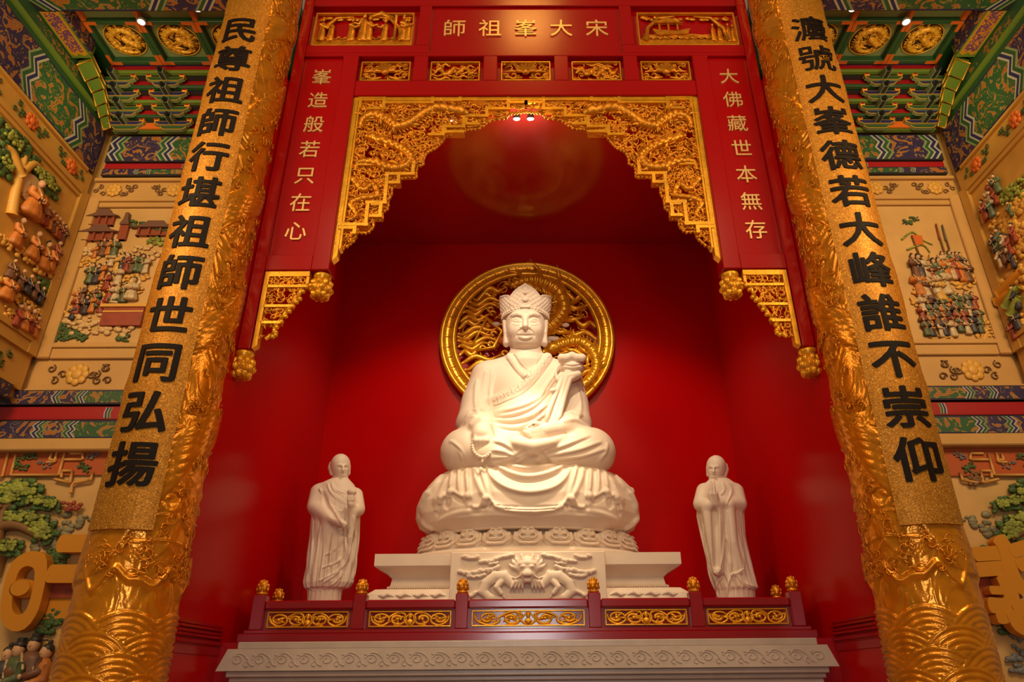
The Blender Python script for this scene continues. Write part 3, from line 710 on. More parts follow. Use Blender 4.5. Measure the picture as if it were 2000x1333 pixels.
def head():
    c = Clay((-.62, 11.15, 6.85), (.62, 12.35, 8.1), .0078); P = V3
    Y0 = 11.75; m = P(1026, 640, Y0)
    c.ell(P(1026, 628, Y0+.03), (.385, .43, .46), .05); c.ell(P(1026, 655, Y0-.04), (.345, .37, .36), .12)
    c.ell(P(1026, 672, Y0-.12), (.21, .22, .13), .10)
    c.chain([P(1026, 676, Y0+.1), P(1026, 700, Y0+.12)], [.27, .30], .06)
    for s in (-1, 1):
        c.ell(P(1026+s*17, 645, Y0-.24), (.13, .12, .13), .08)                    # cheeks
        c.chain([P(1026+s*37.5, 618, Y0+.02), P(1026+s*39, 632, Y0), P(1026+s*38, 655, Y0), P(1026+s*37.5, 672, Y0-.02)], [.05, .062, .045, .06], .03, sy=1.4)
        c.stroke([(1026+s*37, 622), (1026+s*40, 636), (1026+s*38, 648)], .014, .01, '-')
    for s in (-1, 1):
        q = c.hit(1026+s*16.5, 625); 
        c.ell(q+np.array((0, .055, 0)), (.10, .085, .055), .03, '-') if 0 else None
        c.stroke([(1026+s*7, 617), (1026+s*16, 613.5), (1026+s*27, 617)], .032, .05, '+', .0)      # brow
        c.stroke([(1026+s*8, 624), (1026+s*17, 621), (1026+s*26, 625)], .032, .03, '-', .012)        # socket
        c.stroke([(1026+s*9.5, 627), (1026+s*17, 624.5), (1026+s*25, 627.5)], .036, .014, '+', -.012)   # lid
        c.stroke([(1026+s*9, 629.5), (1026+s*17, 630.5), (1026+s*26, 629)], .016, .008, '-', .003)      # eye line
        c.stroke([(1026+s*10, 633.5), (1026+s*17, 635), (1026+s*24, 633)], .018, .02, '+', -.006)     # lower lid
    q = [c.hit(1026, y) for y in (617, 626, 634, 640)]
    c.chain([q[0]+(0, .02, 0), q[1]+(0, -.015, 0), q[2]+(0, -.04, 0), q[3]+(0, -.055, 0)], [.032, .04, .048, .055], .035)
    for s in (-1, 1):
        p = c.hit(1026+s*6.5, 641); c.ell(p+(0, .005, .01), (.034, .04, .03), .02)
        p = c.hit(1026+s*3.5, 645); c.ell(p+(0, .01, 0), (.012, .02, .010), .008, '-')
        c.stroke([(1026+s*9, 644), (1026+s*15, 650), (1026+s*17.5, 659)], .012, .02, '-')
        c.stroke([(1026+s*2, 647.5), (1026+s*8, 648.5), (1026+s*15, 652)], .016, .015, '+', .0)
    c.stroke([(1011, 655), (1020, 651.5), (1026, 652.5), (1032, 651.5), (1041, 655)], .019, .016, '+', .0)
    c.stroke([(1013, 658), (1026, 661), (1039, 658)], .020, .016, '+', .0)
    c.stroke([(1010, 655), (1018, 655.3), (1026, 656.2), (1034, 655.3), (1042, 655)], .011, .008, '-', .012, 6, False)
    c.stroke([(1014, 664), (1026, 666), (1038, 664)], .016, .02, '-')
    return c
c = head(); hd = c.build('head', 'stone', st, 1); del c
# crown
def crown():
    o = at(1026, 604, 11.8); cx, cy = o[0], 11.8; z0 = at(1026, 603, 11.36)[2]-.02
    b = MB(); n = 180; rows = 22; rad0 = .425
    def top(a):                                       # a = 0 at the front
        k = (a/(2*PI)*5+.5) % 1-.5; i = round(a/(2*PI)*5)
        h = .50 if i == 0 else .42
        return h*(1-(.42 if i == 0 else .22)*abs(2*k)**1.7)+(.03*math.exp(-(k*16)**2))
    vo = []; vi = []
    R = np.random.RandomState(2)
    for i in range(n):
        a = 2*PI*i/n; q = (a+PI) % (2*PI)-PI; H = top(q)
        for j in range(rows):
            t = j/(rows-1); z = z0+t*H; r = rad0+.065*t+.05*math.sin(PI*t)*.4
            k = (q/(2*PI)*5+.5) % 1-.5
            e = .012*math.sin(26*t*H/.4+8*abs(k))*math.cos(38*k) if .12 < t < .95 else (.018 if t >= .95 else 0)
            for lst, d in ((vo, e), (vi, -.045)): lst.append((cx+(r+d)*math.sin(a), cy-(r+d)*math.cos(a)*.98, z))
    ix = lambda i, j: (i % n)*rows+j; N = n*rows
    fs = [(ix(i, j), ix(i+1, j), ix(i+1, j+1), ix(i, j+1)) for i in range(n) for j in range(rows-1)]
    fs += [(N+ix(i, j), N+ix(i, j+1), N+ix(i+1, j+1), N+ix(i+1, j)) for i in range(n) for j in range(rows-1)]
    fs += [(ix(i, rows-1), ix(i+1, rows-1), N+ix(i+1, rows-1), N+ix(i, rows-1)) for i in range(n)]
    fs += [(ix(i+1, 0), ix(i, 0), N+ix(i, 0), N+ix(i+1, 0)) for i in range(n)]
    b.add(vo+vi, fs)
    b.lathe([(.30, z0+.02), (.36, z0+.28), (.2, z0+.45), (.05, z0+.5)], (cx, cy, 0), 24)
    cr = b.build('crown', 'stone', st)
    b = MB()
    for dz, r in ((.0, .016), (.085, .016)):
        b.tube([(cx+(rad0+.012)*math.sin(a), cy-(rad0+.012)*math.cos(a)*.98, z0+dz) for a in np.linspace(0, 2*PI, 49)], r, 6)
    for i in range(44):
        a = 2*PI*i/44; b.ell((cx+(rad0+.018)*math.sin(a), cy-(rad0+.018)*math.cos(a)*.98, z0+.042), (.024, .024, .027), 8, 6)
    b.build('beaded_band', 'stone', cr)
    b = MB(); b.box((cx-.10, cy-rad0-.05, z0+.02), (cx+.10, cy-rad0+.01, z0+.085), 0, .015); b.ell((cx, cy-rad0-.05, z0+.33), (.035, .03, .035)); b.ell((cx, cy-rad0-.035, z0+.2), (.07, .03, .05)); b.build('front_jewel', 'stone', cr)
crown()
# prayer beads hanging from the viewer-left hand
b = MB()
q = spline([V3(925, 858, 10.86), V3(923, 872, 10.8), V3(928, 886, 10.74), V3(942, 894, 10.7), V3(956, 886, 10.74), V3(961, 872, 10.8), V3(958, 858, 10.86)], 3)
for p in q: b.ell(p, (.034, .034, .034), 8, 6)
b.tube(q, .009, 5)
for k in (0, .07, .13): b.ell(V3(942, 897+k*40, 10.7), (.022, .022, .03), 8, 6)
b.build('prayer_beads', 'stone', st)
# fly-whisk sceptre: lotus head at the shoulder, shaft to the lap, hair hanging behind the arm
c = Clay((.3, 10.6, 5.2), (1.35, 12.0, 7.0), .0105)
c.ell(V3(1117, 704, 11.45), (.25, .20, .10), .03); c.ell(V3(1117, 720, 11.45), (.22, .18, .13), .05)
c.ell(V3(1115, 737, 11.45), (.16, .13, .07), .05)
for i in range(5): c.ell(V3(1097+i*10, 699-(i == 2)*4, 11.3), (.075, .06, .075), .03)
for p, r in (([(1097, 712), (1117, 716), (1138, 712)], .012), ([(1100, 727), (1117, 732), (1134, 727)], .012)): c.stroke(p, r, .01, '-')
c.chain([V3(1112, 730, 11.4), V3(1100, 735, 11.3), V3(1082, 778, 11.12), V3(1066, 818, 10.98)], [.08, .055, .045, .045], .03)
c.chain([V3(1097, 732, 11.3), V3(1088, 742, 11.25), V3(1085, 728, 11.28)], [.05, .035, .02], .02)
c.chain([V3(1090, 760, 11.2), V3(1079, 764, 11.12)], [.035, .05], .02)
for k in range(6):
    c.chain([V3(1128, 732, 11.4), V3(1106-k*2.2, 738+k*3, 11.3+.02*k), V3(1095-k*3, 775+k*2, 11.2+.015*k), V3(1082-k*3.5, 820+k*2, 11.05+.01*k), V3(1066-k*2.5, 846-k, 10.98)], [.06, .06, .06, .055, .03], .025)
c.chain([V3(1131, 731, 11.42), V3(1112, 742, 11.3), V3(1102, 775, 11.2), V3(1092, 815, 11.05), V3(1080, 835, 11.0)], [.04, .05, .05, .045, .03], .01)
c.build('fly_whisk', 'stone', st); del c

# ------------------------------------------------------------------ draped throne
th = thing('draped_throne', 'round cream stone throne with a carved cloth draped over its front', 'throne', (0, 11.8, 3.9))
c = Clay((-2.05, 10.45, 3.45), (2.05, 13.0, 4.95), .0125)
def fold(a, z):
    return .018*np.sin(a*26+4*np.sin(a*3))*np.clip((np.abs(a)-.75)/.4, 0, 1)*np.clip((4.9-z)/.5, 0, 1)
yc = 11.78
c.oval([(3.5, 0, yc, 1.52, 1.0), (3.7, 0, yc, 1.5, 1.0), (3.76, 0, yc, 1.6, 1.05), (3.85, 0, yc, 1.76, 1.14), (4.0, 0, yc, 1.83, 1.17), (4.2, 0, yc, 1.83, 1.17), (4.45, 0, yc, 1.74, 1.11), (4.62, 0, yc, 1.6, 1.03), (4.7, 0, yc, 1.48, .95), (4.73, 0, yc, 1.35, .86)], .02, fold, 2.2)
Q = lambda *p: [(780+x/3.508, 800+y/3.508) for x, y in p]
arcs = [Q((690, 350), (760, 390), (890, 410), (1040, 390), (1100, 350)), Q((635, 365), (740, 435), (890, 468), (1060, 430), (1150, 365)), Q((560, 365), (640, 485), (750, 550), (890, 575), (1040, 550), (1140, 485), (1215, 365)),
        Q((600, 640), (700, 690), (890, 708), (1080, 690), (1165, 640))]
for p, r in zip(arcs, (.05, .055, .06, .05)): c.stroke(p, r, .07, '+', 0); c.stroke([(x, y+6) for x, y in p], .03, .05, '-', .01)
for sgn in (0, 1):
    mx = (lambda p: p) if not sgn else (lambda p: [(2*1032.5-x, y) for x, y in p])
    V = [Q((510, 350), (530, 470), (590, 600)), Q((462, 350), (470, 480), (478, 570)), Q((372, 380), (362, 470), (355, 540)), Q((415, 365), (412, 470), (420, 570)), Q((560, 380), (590, 520), (620, 620)),
         Q((330, 390), (230, 460), (170, 560)), Q((300, 430), (240, 530), (160, 620)), Q((250, 400), (180, 450), (150, 520)), Q((330, 470), (290, 560), (240, 640)), Q((200, 560), (170, 620), (150, 690))]
    for p in V: c.stroke(mx(p), .042, .06, '+', 0)
    for p in V[:5]: c.stroke(mx([(x+5, y) for x, y in p]), .028, .04, '-', .008)
    hem = Q((255, 690), (275, 620), (300, 585), (325, 640), (345, 560), (400, 585), (440, 600), (475, 585), (480, 655), (525, 675), (570, 655), (600, 600), (625, 640))
    c.stroke(mx(hem), .034, .03, '+', .0, 8, False)
    c.stroke(mx([(x+.5, y+8) for x, y in hem]), .04, .03, '-', .012, 8, False)
    for p in (Q((350, 560), (345, 600)), Q((470, 590), (455, 630)), Q((590, 605), (575, 650)), Q((285, 600), (280, 640))): c.stroke(mx(p), .05, .03, '+', .0)
    c.stroke(mx(Q((130, 600), (150, 540), (170, 470))), .03, .04, '+'); c.stroke(mx(Q((135, 740), (180, 790), (240, 820))), .05, .05, '+')
    c.stroke(mx(Q((240, 800), (300, 750), (420, 705), (600, 690))), .03, .04, '+')
for p in (Q((640, 655), (890, 672), (1140, 655)), Q((620, 675), (890, 692), (1150, 675))): c.stroke(p, .010, .008, '-')
c.clip((None, None, 3.68), (None, None, None))
c.build('carved_drapery', 'stone', th, 1); del c

# ------------------------------------------------------------------ lotus ring
lo = thing('lotus_base', 'ring of carved cream stone lotus petals under the draped throne', 'lotus base', (0, yc, 3.3))
b = MB(); b.lathe([(1.80, 3.315), (1.86, 3.33), (1.86, 3.40), (1.72, 3.43), (1.62, 3.55), (1.5, 3.675), (1.2, 3.678)], (0, yc, 0), 72, 0, 1, .56); b.build('core', 'stone', lo)
pc = Clay((-.36, -.2, -.08), (.36, .16, .42), .0105)
pc.ell((0, 0, .16), (.24, .085, .21), .02); pc.ell((0, -.06, .26), (.13, .075, .10), .06); pc.ell((0, -.03, .36), (.07, .05, .05), .04)
for s in (-1, 1):
    pc.chain([(s*.02, -.10, .02), (s*.12, -.095, .03), (s*.20, -.06, .12), (s*.19, -.05, .24)], .022, .02)
    pc.chain([(s*.015, -.13, .09), (s*.08, -.125, .08), (s*.13, -.10, .15), (s*.09, -.12, .20), (s*.05, -.135, .16)], .018, .015)
    pc.chain([(s*.03, -.15, .25), (s*.07, -.14, .27), (s*.10, -.11, .24)], .014, .015)
pm = pc.mesh('petal'); pm.materials.append(M['stone']); del pc
for i in range(22):
    a = 2*PI*(i+.5)/22-PI/2+PI/22
    # even spacing along the oval
    x, y = 1.70*math.cos(a), .97*math.sin(a); nx, ny = x/1.70**2, y/.97**2
    if y > .62: continue
    o = bpy.data.objects.new('petal', pm); COL.objects.link(o); o.parent = lo
    o.location = (x, y, .10); o.rotation_euler = (0, 0, math.atan2(nx, -ny)); o.rotation_euler.rotate_axis('X', -.42)
    o.scale = (1.02, 1, .92)

# ------------------------------------------------------------------ square pedestal with dragon plaque
pd = thing('stone_pedestal', 'wide stepped cream stone pedestal with a dragon plaque, behind the red balustrade', 'pedestal', (0, 11.75, 2.6))
cy, dy = 11.78, 1.0
prof = [(2.36, 2.602), (2.36, 2.66), (2.33, 2.74), (2.24, 2.81), (2.10, 2.83), (2.10, 2.86), (2.06, 2.88), (2.04, 2.98), (2.10, 3.04), (2.26, 3.12), (2.28, 3.14), (2.28, 3.31)]
b = MB(); b.rectprofile([(x, x-2.28+dy, z) for x, z in prof], (0, cy, 0)); b.build('moulded_body', 'stone', pd)
for s in (-1, 1):
    b = MB()
    for i in range(26): b.ell((s*(1.2+i*.035), cy-dy+.17, 2.845), (.02, .03, .02), 6, 5)
    b.build('beading', 'stone', pd)
    b = MB()
    f = lambda u, v, d, s=s: (s*u, cy-dy-.06-d, v)
    for i in range(4):
        u = 1.28+i*.25; b.tube([f(u-.1, 2.7, 0), f(u, 2.74, .01), f(u+.06, 2.7, .015), f(u+.14, 2.72, 0)], [.01, .028, .03, .008], 6)
        for k in range(3): b.ell(f(u+.04*k, 2.72-.02*(k % 2), .01), (.028, .02, .02), 7, 5)
    b.build('cloud_relief', 'stone', pd)
yp = cy-dy-.10
b = MB(); b.box((-1.14, yp, 2.603), (1.14, cy-dy+.2, 3.315), 0, .01); dp = b.build('dragon_plaque', 'stone', pd)
c = Clay((-1.12, yp-.22, 2.62), (1.12, yp+.04, 3.31), .0088)
L = lambda x, y, d=0: np.array((-1.12+(x-385)/(1415-385)*2.24, yp-d, 3.305-(y-1005)/(1300-1005)*.70))
def cloudrow(pts, r, seed):
    R = random.Random(seed)
    for p in spline(pts, 7): c.ell(L(p[0]+R.uniform(-5, 5), p[1]+R.uniform(-5, 5), .005), (r*R.uniform(.8, 1.4), .045, r*R.uniform(.7, 1.2)), .012)
for s in (0, 1):
    m = (lambda x: x) if not s else (lambda x: 1790-x)
    X = lambda *q: [(m(x), y) for x, y in q]
    cloudrow(X((465, 1030), (520, 1040), (560, 1030)), .028, 1); cloudrow(X((570, 1060), (640, 1058), (700, 1040), (790, 1025)), .03, 2)
    cloudrow(X((440, 1120), (500, 1130), (560, 1118), (640, 1110), (700, 1095)), .032, 3); cloudrow(X((500, 1150), (560, 1150), (610, 1140)), .026, 4)
    cloudrow(X((520, 1260), (580, 1240), (620, 1255)), .03, 5); cloudrow(X((640, 1075), (700, 1070)), .022, 6)
    c.chain([L(m(790), 1190, .02), L(m(740), 1150, .03), L(m(680), 1150, .03), L(m(620), 1190, .03), L(m(600), 1235, .03), L(m(640), 1270, .03), L(m(720), 1285, .02)], [.07, .075, .075, .07, .065, .06, .04], .02, sy=.6)
    for k in range(9):
        t = k/8; c.chain([L(m(760-150*t), 1130+60*t, .04), L(m(745-165*t), 1108+66*t, .03)], [.018, .006], .01)
    c.chain([L(m(720), 1180, .03), L(m(690), 1215, .06), L(m(720), 1250, .05)], [.05, .045, .035], .015)
    for k in (-1, 0, 1): c.chain([L(m(720), 1250, .05), L(m(735+14*k), 1278, .03)], [.02, .008], .008)
    # head
    c.ell(L(m(868), 1098, .085), (.045, .045, .035), .015); c.ell(L(m(865), 1098, .12), (.024, .024, .02), .004)
    c.chain([L(m(885), 1075, .09), L(m(850), 1078, .08), L(m(832), 1092, .05)], [.028, .026, .012], .012)
    c.chain([L(m(870), 1062, .06), L(m(855), 1030, .05), L(m(858), 1012, .02)], [.028, .022, .008], .012)
    c.ell(L(m(880), 1145, .13), (.03, .03, .025), .012)
    c.chain([L(m(872), 1140, .10), L(m(820), 1165, .07), L(m(780), 1150, .03), L(m(765), 1175, .02)], [.018, .016, .013, .006], .008)
    for k in range(6):
        a = math.radians(15+k*24); c.chain([L(m(850), 1110, .03), L(m(850-60*math.cos(a)), 1110-62*math.sin(a), .04), L(m(850-92*math.cos(a+.15)), 1110-95*math.sin(a+.15), .01)], [.04, .028, .006], .012)
    for k in range(4): c.chain([L(m(870-k*18), 1175+k*2, .06), L(m(862-k*24), 1215, .05), L(m(868-k*30), 1245, .01)], [.026, .018, .005], .01)
    c.chain([L(m(893), 1172, .09), L(m(868), 1166, .09), L(m(850), 1150, .06)], [.022, .022, .014], .008)
c.ell(L(895, 1100, .02), (.15, .10, .16), .03); c.ell(L(895, 1140, .07), (.10, .09, .07), .03); c.ell(L(895, 1075, .08), (.04, .04, .03), .02); c.ell(L(895, 1180, .06), (.075, .06, .035), .02)
c.ell(L(895, 1163, .15), (.06, .05, .014), .005, '-')
c.build('dragon_relief', 'stone', dp); del c
# ------------------------------------------------------------------ gold disc on the back wall
hz, hy = 7.92, 12.86
ha = thing('halo_disc', 'round gold openwork disc of dragon and clouds on the red wall behind the statue', 'disc', (0, hy, 6.2))
hf = lambda u, v, d: (u, hy-d, hz+v)
b = MB(); n = 96; vs = []
pr = [(1.45, -.1), (1.45, .05), (1.48, .09), (1.52, .09), (1.54, .05), (1.69, .05), (1.71, .09), (1.76, .09), (1.79, .05), (1.79, -.1)]
for r, d in pr:
    for j in range(n): a = 2*PI*j/n; vs.append(hf(r*math.cos(a), r*math.sin(a), d))
k = len(pr); b.add(vs, [(i*n+j, i*n+(j+1) % n, ((i+1) % k)*n+(j+1) % n, ((i+1) % k)*n+j) for i in range(k) for j in range(n)])
b.build('rim', 'gold_bright', ha)
b = MB(); m = 44
for i in range(m):                                   # meander around the rim
    a0 = 2*PI*i/m; w_ = 2*PI/m
    for s in (.0, .5):
        pts = [(.05, .06), (.05, .94), (.75, .94), (.75, .35), (.3, .35), (.3, .62)] if s == 0 else [(.85, .06), (.95, .06), (.95, .94)]
        q = [hf((1.555+.12*y)*math.cos(a0+w_*x), (1.555+.12*y)*math.sin(a0+w_*x), .053) for x, y in pts]
        b.tube(q, .0075, 4)
b.build('key_pattern', 'gold', ha)
C3 = lambda *q: [((780+x/3.808-1028)*.01047, -(500+y/3.808-662)*.0118) for x, y in q]
ins = lambda u, v: u*u+v*v < 1.42**2
b = MB()
dragon(b, C3((1060, 590), (1130, 540), (1190, 480), (1230, 400), (1190, 280), (1100, 220), (1000, 190), (900, 200), (820, 230)), .15, hf, 0, .05)
dragon(b, C3((1150, 700), (1230, 670), (1330, 660), (1420, 720), (1450, 830), (1400, 930), (1300, 1000), (1200, 1080)), .12, hf, 0, .05)
b.build('dragon', 'gold_bright', ha)
R = random.Random(5); b = MB()
for i in range(30):                                  # wind-blown cloud tails
    s = -1 if i < 20 else 1
    v = -1.2+2.5*((i % 20)/19) if s < 0 else -.9+2.0*((i-20)/9); 
    wmax = math.sqrt(max(.05, 1.43**2-v*v)); u0 = s*wmax; L = R.uniform(.45, .9)
    q = []; rr = []
    for j in range(15):
        t = j/14; u = u0-s*L*t; q.append((u, v+.07*math.sin(t*9+i)*(1-.3*t)+.16*t*(1 if s > 0 else .7))); rr.append(.022+.042*math.sin(PI*min(1, t*1.15))**.7)
    if all(ins(*p) or k == 0 for k, p in enumerate(q)): b.tube([hf(*p, .03+.02*(i % 2)) for p in q], rr, 6)
    e = q[-1]; b.tube([hf(e[0]+.07*math.cos(a)*(1-a/9), e[1]+.07*math.sin(a)*(1-a/9), .05) for a in np.linspace(0, 5.5, 10)], [.03]*9+[.01], 6)
b.build('cloud_tails', 'gold_bright', ha)
b = MB(); scrolls(b, ins, (-1.4, -1.4, 1.4, 1.4), 70, hf, .028, (.07, .13), 0, 77, .02); b.build('scroll_work', 'gold', ha)
b = MB(); q = C3((640, 480), (760, 580), (700, 700), (560, 720)); b.tube([hf(*p, .06) for p in q], [.04, .05, .05, .03], 6); q2 = C3((640, 490), (590, 590), (540, 690)); b.tube([hf(*p, .08) for p in q2], .03, 6)
b.build('ribbon_frame', 'gold_bright', ha)
b = MB()
for x, y, rx, rz in ((1130, 640, .15, .055), (1090, 665, .10, .04), (715, 530, .09, .05), (1090, 480, .05, .09), (1235, 540, .08, .05)):
    u, v = C3((x, y))[0]; b.ell(hf(u, v, .09), (rx, .04, rz), 10, 6)
o = b.build('pale_cloud', 'stone', ha); o['label'] = 'whitish cloud puffs'
b = MB(); u, v = C3((770, 655))[0]; b.ell(hf(u, v, .1), (.11, .07, .09), 12, 8); o = b.build('flaming_pearl', 'paint_orange', ha); o['label'] = 'orange pearl beside the head'

# ------------------------------------------------------------------ standing monks
def monk(side):
    Y = 11.3; W = {-1: [(930, 655, 676), (937, 645, 682), (948, 624, 692), (965, 615, 699), (1000, 609, 703), (1050, 606, 700), (1100, 601, 695), (1140, 596, 688), (1150, 597, 681), (1153, 602, 668), (1170, 602, 667)],
                   1: [(931, 1391, 1413), (937, 1385, 1424), (950, 1371, 1440), (980, 1362, 1452), (1010, 1361, 1453), (1050, 1370, 1455), (1090, 1380, 1463), (1120, 1386, 1470), (1150, 1396, 1480), (1156, 1399, 1474), (1172, 1400, 1474)]}[side]
    rows = []
    for y, l, r in W:
        a, e = at(l, y, Y), at(r, y, Y); rows.append((a[2], (a[0]+e[0])/2, Y, (e[0]-a[0])/2, .075 if y < 935 else .115 if y < 939 else max(.17, (e[0]-a[0])*.36)))
    rows = rows[::-1]; rows[0] = (2.602,)+rows[0][1:]
    cx = rows[-3][1]
    c = Clay((cx-.75, 10.75, 2.58), (cx+.75, 11.75, 5.1), .0085)
    fo = lambda a, z: (.013*np.sin(a*17+side*3*np.sin(z*2))+.008*np.sin(a*31+z*3))*np.clip((4.3-z)/1.2, 0, 1)*np.clip((z-2.72)/.25, .15, 1)
    c.oval(rows, .03, fo)
    P = lambda x, y, d=0: at(x, y, Y-d)
    hx = 665 if side < 0 else 1399; hy_ = 911 if side < 0 else 914; t = -side          # t: the way the face turns
    c.ell(P(hx, hy_-2), (.158, .19, .185), .02); c.ell(P(hx+t*2, hy_+9, .02), (.125, .15, .15), .05); c.ell(P(hx+t*3, hy_+20, .05), (.07, .08, .05), .05)
    c.chain([P(hx-t*2, hy_+18, -.03), P(hx-t*3, hy_+34, -.02)], [.092, .11], .04)
    c.chain([P(hx-t*18, hy_-5, .03), P(hx-t*19.5, hy_+3, .03), P(hx-t*17, hy_+15, .03)], [.034, .042, .034], .012)
    c.chain([P(hx+t*17, hy_+0, -.02), P(hx+t*16, hy_+15, -.02)], [.026, .028], .012)
    fx = hx+t*5
    q = [c.hit(fx, hy_+y) for y in (0, 5, 9)]
    c.chain([q[0]+(0, 0, 0), q[1]+(t*.01, -.02, 0), q[2]+(t*.012, -.035, 0)], [.018, .022, .028], .015)
    for s in (-1, 1):
        c.stroke([(fx+s*2, hy_-1), (fx+s*5.5, hy_-3), (fx+s*9, hy_-1)], .014, .015, '+'); c.stroke([(fx+s*2.5, hy_+3), (fx+s*6, hy_+2.5), (fx+s*9, hy_+3.5)], .013, .012, '-')
        c.stroke([(fx+s*2.5, hy_+3), (fx+s*6, hy_+2.4), (fx+s*9, hy_+3.4)], .010, .008, '+', -.006)
    c.stroke([(fx-5, hy_+14.5), (fx, hy_+15.3), (fx+5, hy_+14.5)], .008, .008, '-'); c.stroke([(fx-4, hy_+17), (fx, hy_+18), (fx+4, hy_+17)], .014, .012, '+'); c.stroke([(fx-4, hy_+12.7), (fx, hy_+12.5), (fx+4, hy_+12.7)], .011, .01, '+')
    if side < 0:
        c.chain([P(622, 962, .05), P(616, 990, .12), P(640, 1008, .26), P(662, 1020, .34)], [.13, .13, .10, .07], .06)
        c.chain([P(664, 1021, .36), P(672, 1025, .38)], [.062, .05], .02)
        for k in range(4): c.chain([P(670, 1020+k*3, .39), P(676-k, 1024+k*3, .36), P(672-k, 1028+k*3, .32)], [.02, .018, .014], .006)
        c.chain([P(694, 968, .05), P(698, 995, .12), P(690, 1000, .24), P(686, 988, .33)], [.12, .12, .09, .06], .05)
        c.chain([P(685, 985, .36), P(684, 975, .36)], [.055, .05], .02)
        for k in range(4): c.chain([P(680+k*2.6, 978, .40), P(680+k*2.6, 970, .40), P(681+k*2.4, 964, .36)], [.019, .018, .013], .006)
        c.ell(P(687, 962, .37), (.075, .065, .055), .01)
        c.chain([P(690, 1000, .28), P(684, 1050, .24), P(678, 1092, .18)], [.06, .045, .035], .03); c.chain([P(640, 1012, .24), P(636, 1060, .2), P(630, 1120, .15)], [.09, .06, .03], .05)
        c.stroke([(625, 956), (646, 990), (668, 1022)], .02, .015, '+', .0, 8, False); c.stroke([(628, 960), (640, 990), (655, 1012)], .035, .03, '-', .0)
        F = [[(648, 945), (655, 958), (672, 965)], [(640, 946), (650, 965), (676, 985)], [(650, 990), (662, 1000), (676, 1000)], [(680, 1030), (660, 1070), (636, 1085)], [(682, 1050), (665, 1095), (630, 1110)], [(685, 1070), (670, 1110), (625, 1135)], [(655, 1030), (648, 1070), (646, 1100)], [(625, 1030), (620, 1080), (612, 1130)], [(612, 1020), (610, 1070), (604, 1120)], [(690, 1010), (694, 1060), (690, 1130)], [(672, 1030), (676, 1070), (672, 1090)], [(600, 1148), (625, 1152), (655, 1140), (668, 1122)], [(668, 1090), (660, 1120), (630, 1140)]]
    else:
        c.chain([P(1376, 960, .05), P(1370, 985, .14), P(1384, 988, .28)], [.13, .13, .09], .05); c.chain([P(1438, 960, .05), P(1444, 985, .12), P(1420, 985, .26), P(1402, 982, .32)], [.12, .12, .085, .06], .05)
        for k in (0, 1):
            x = 1389+k*5.5
            c.chain([P(x+3, 984, .33), P(x+1, 966, .37)], [.06, .06], .015)
            for j in range(4): c.chain([P(x+1, 966, .41-.032*j), P(x, 951, .41-.032*j), P(x-.5, 941+abs(j-1)*1.6, .40-.03*j)], [.024, .022, .015], .004)
        c.chain([P(1397, 974, .38), P(1395, 965, .38)], [.022, .016], .008)
        for xs in ((1380, 990, 1386, 1040, 1398, 1118), (1402, 990, 1402, 1050, 1405, 1118), (1424, 990, 1432, 1060, 1448, 1116)): c.chain([P(xs[0], xs[1], .26), P(xs[2], xs[3], .25), P(xs[4], xs[5], .2)], [.085, .07, .05], .05)
        F = [[(1420, 945), (1430, 960), (1420, 985)], [(1412, 944), (1416, 958), (1408, 968)], [(1412, 1000), (1412, 1060), (1412, 1125)], [(1420, 1000), (1426, 1060), (1428, 1120)], [(1404, 1120), (1412, 1090), (1416, 1040)], [(1440, 1000), (1448, 1060), (1456, 1130)], [(1370, 1000), (1376, 1050), (1386, 1100)], [(1440, 1120), (1452, 1140), (1476, 1150)], [(1410, 1130), (1400, 1145), (1402, 1165)], [(1432, 1120), (1424, 1140), (1420, 1165)], [(1396, 1118), (1402, 1122), (1408, 1112)], [(1428, 1124), (1440, 1122), (1452, 1114)]]
        c.stroke([(1396, 1000), (1398, 1050), (1400, 1105)], .05, .03, '-', 0, 8, False)
    for p in F: c.stroke(p, .02, .025, '+', 0); c.stroke([(x+2.2, y+1) for x, y in p], .013, .015, '-', .004)
    c.clip((None, None, 2.602), None)
    t_ = thing('standing_monk_statue', 'pale stone statue of a standing robed monk %s' % ('with one arm across his waist' if side < 0 else 'with palms pressed in prayer'), 'statue', (cx, Y, 2.6), 'standing monk statues')
    c.build('robed_body', 'stone', t_, 1)
monk(-1); monk(1)

# ------------------------------------------------------------------ balustrade and altar step
bz = 2.062
bl = thing('balustrade', 'low red lacquered balustrade with gold scroll panels along the front of the altar', 'balustrade', (0, 10.05, bz))
b = MB(); b.box((-3.80, 9.90, bz), (3.80, 10.2, 2.17), 0, .012); b.box((-3.74, 9.94, 2.171), (3.74, 10.16, 2.215), 0, .008); b.build('base_rail', 'red_rail', bl)
xs = [-3.61, -2.26, -.89, .89, 2.26, 3.61]
def bpost(x, y, parent):
    b = MB(); b.box((x-.085, y-.085, bz+.154 if y < 10.2 else bz), (x+.085, y+.085, 2.66), 0, .012); p = b.build('post', 'red_rail', parent)
    b = MB(); b.lathe([(.05, 2.661), (.075, 2.665), (.078, 2.69), (.055, 2.70), (.055, 2.71), (.074, 2.735), (.077, 2.77), (.062, 2.815), (.035, 2.85), (.008, 2.868)], (x, y, 0), 14)
    for r in range(3):
        R_ = (.07, .066, .042)[r]
        for i in range(7):
            a = 2*PI*(i+.5*r)/7; b.ell((x+R_*math.cos(a), y+R_*math.sin(a), 2.735+.045*r), (.02, .02, .03), 6, 5)
    b.build('finial', 'gold', p)
for x in xs: bpost(x, 10.05, bl)
Rn = random.Random(9)
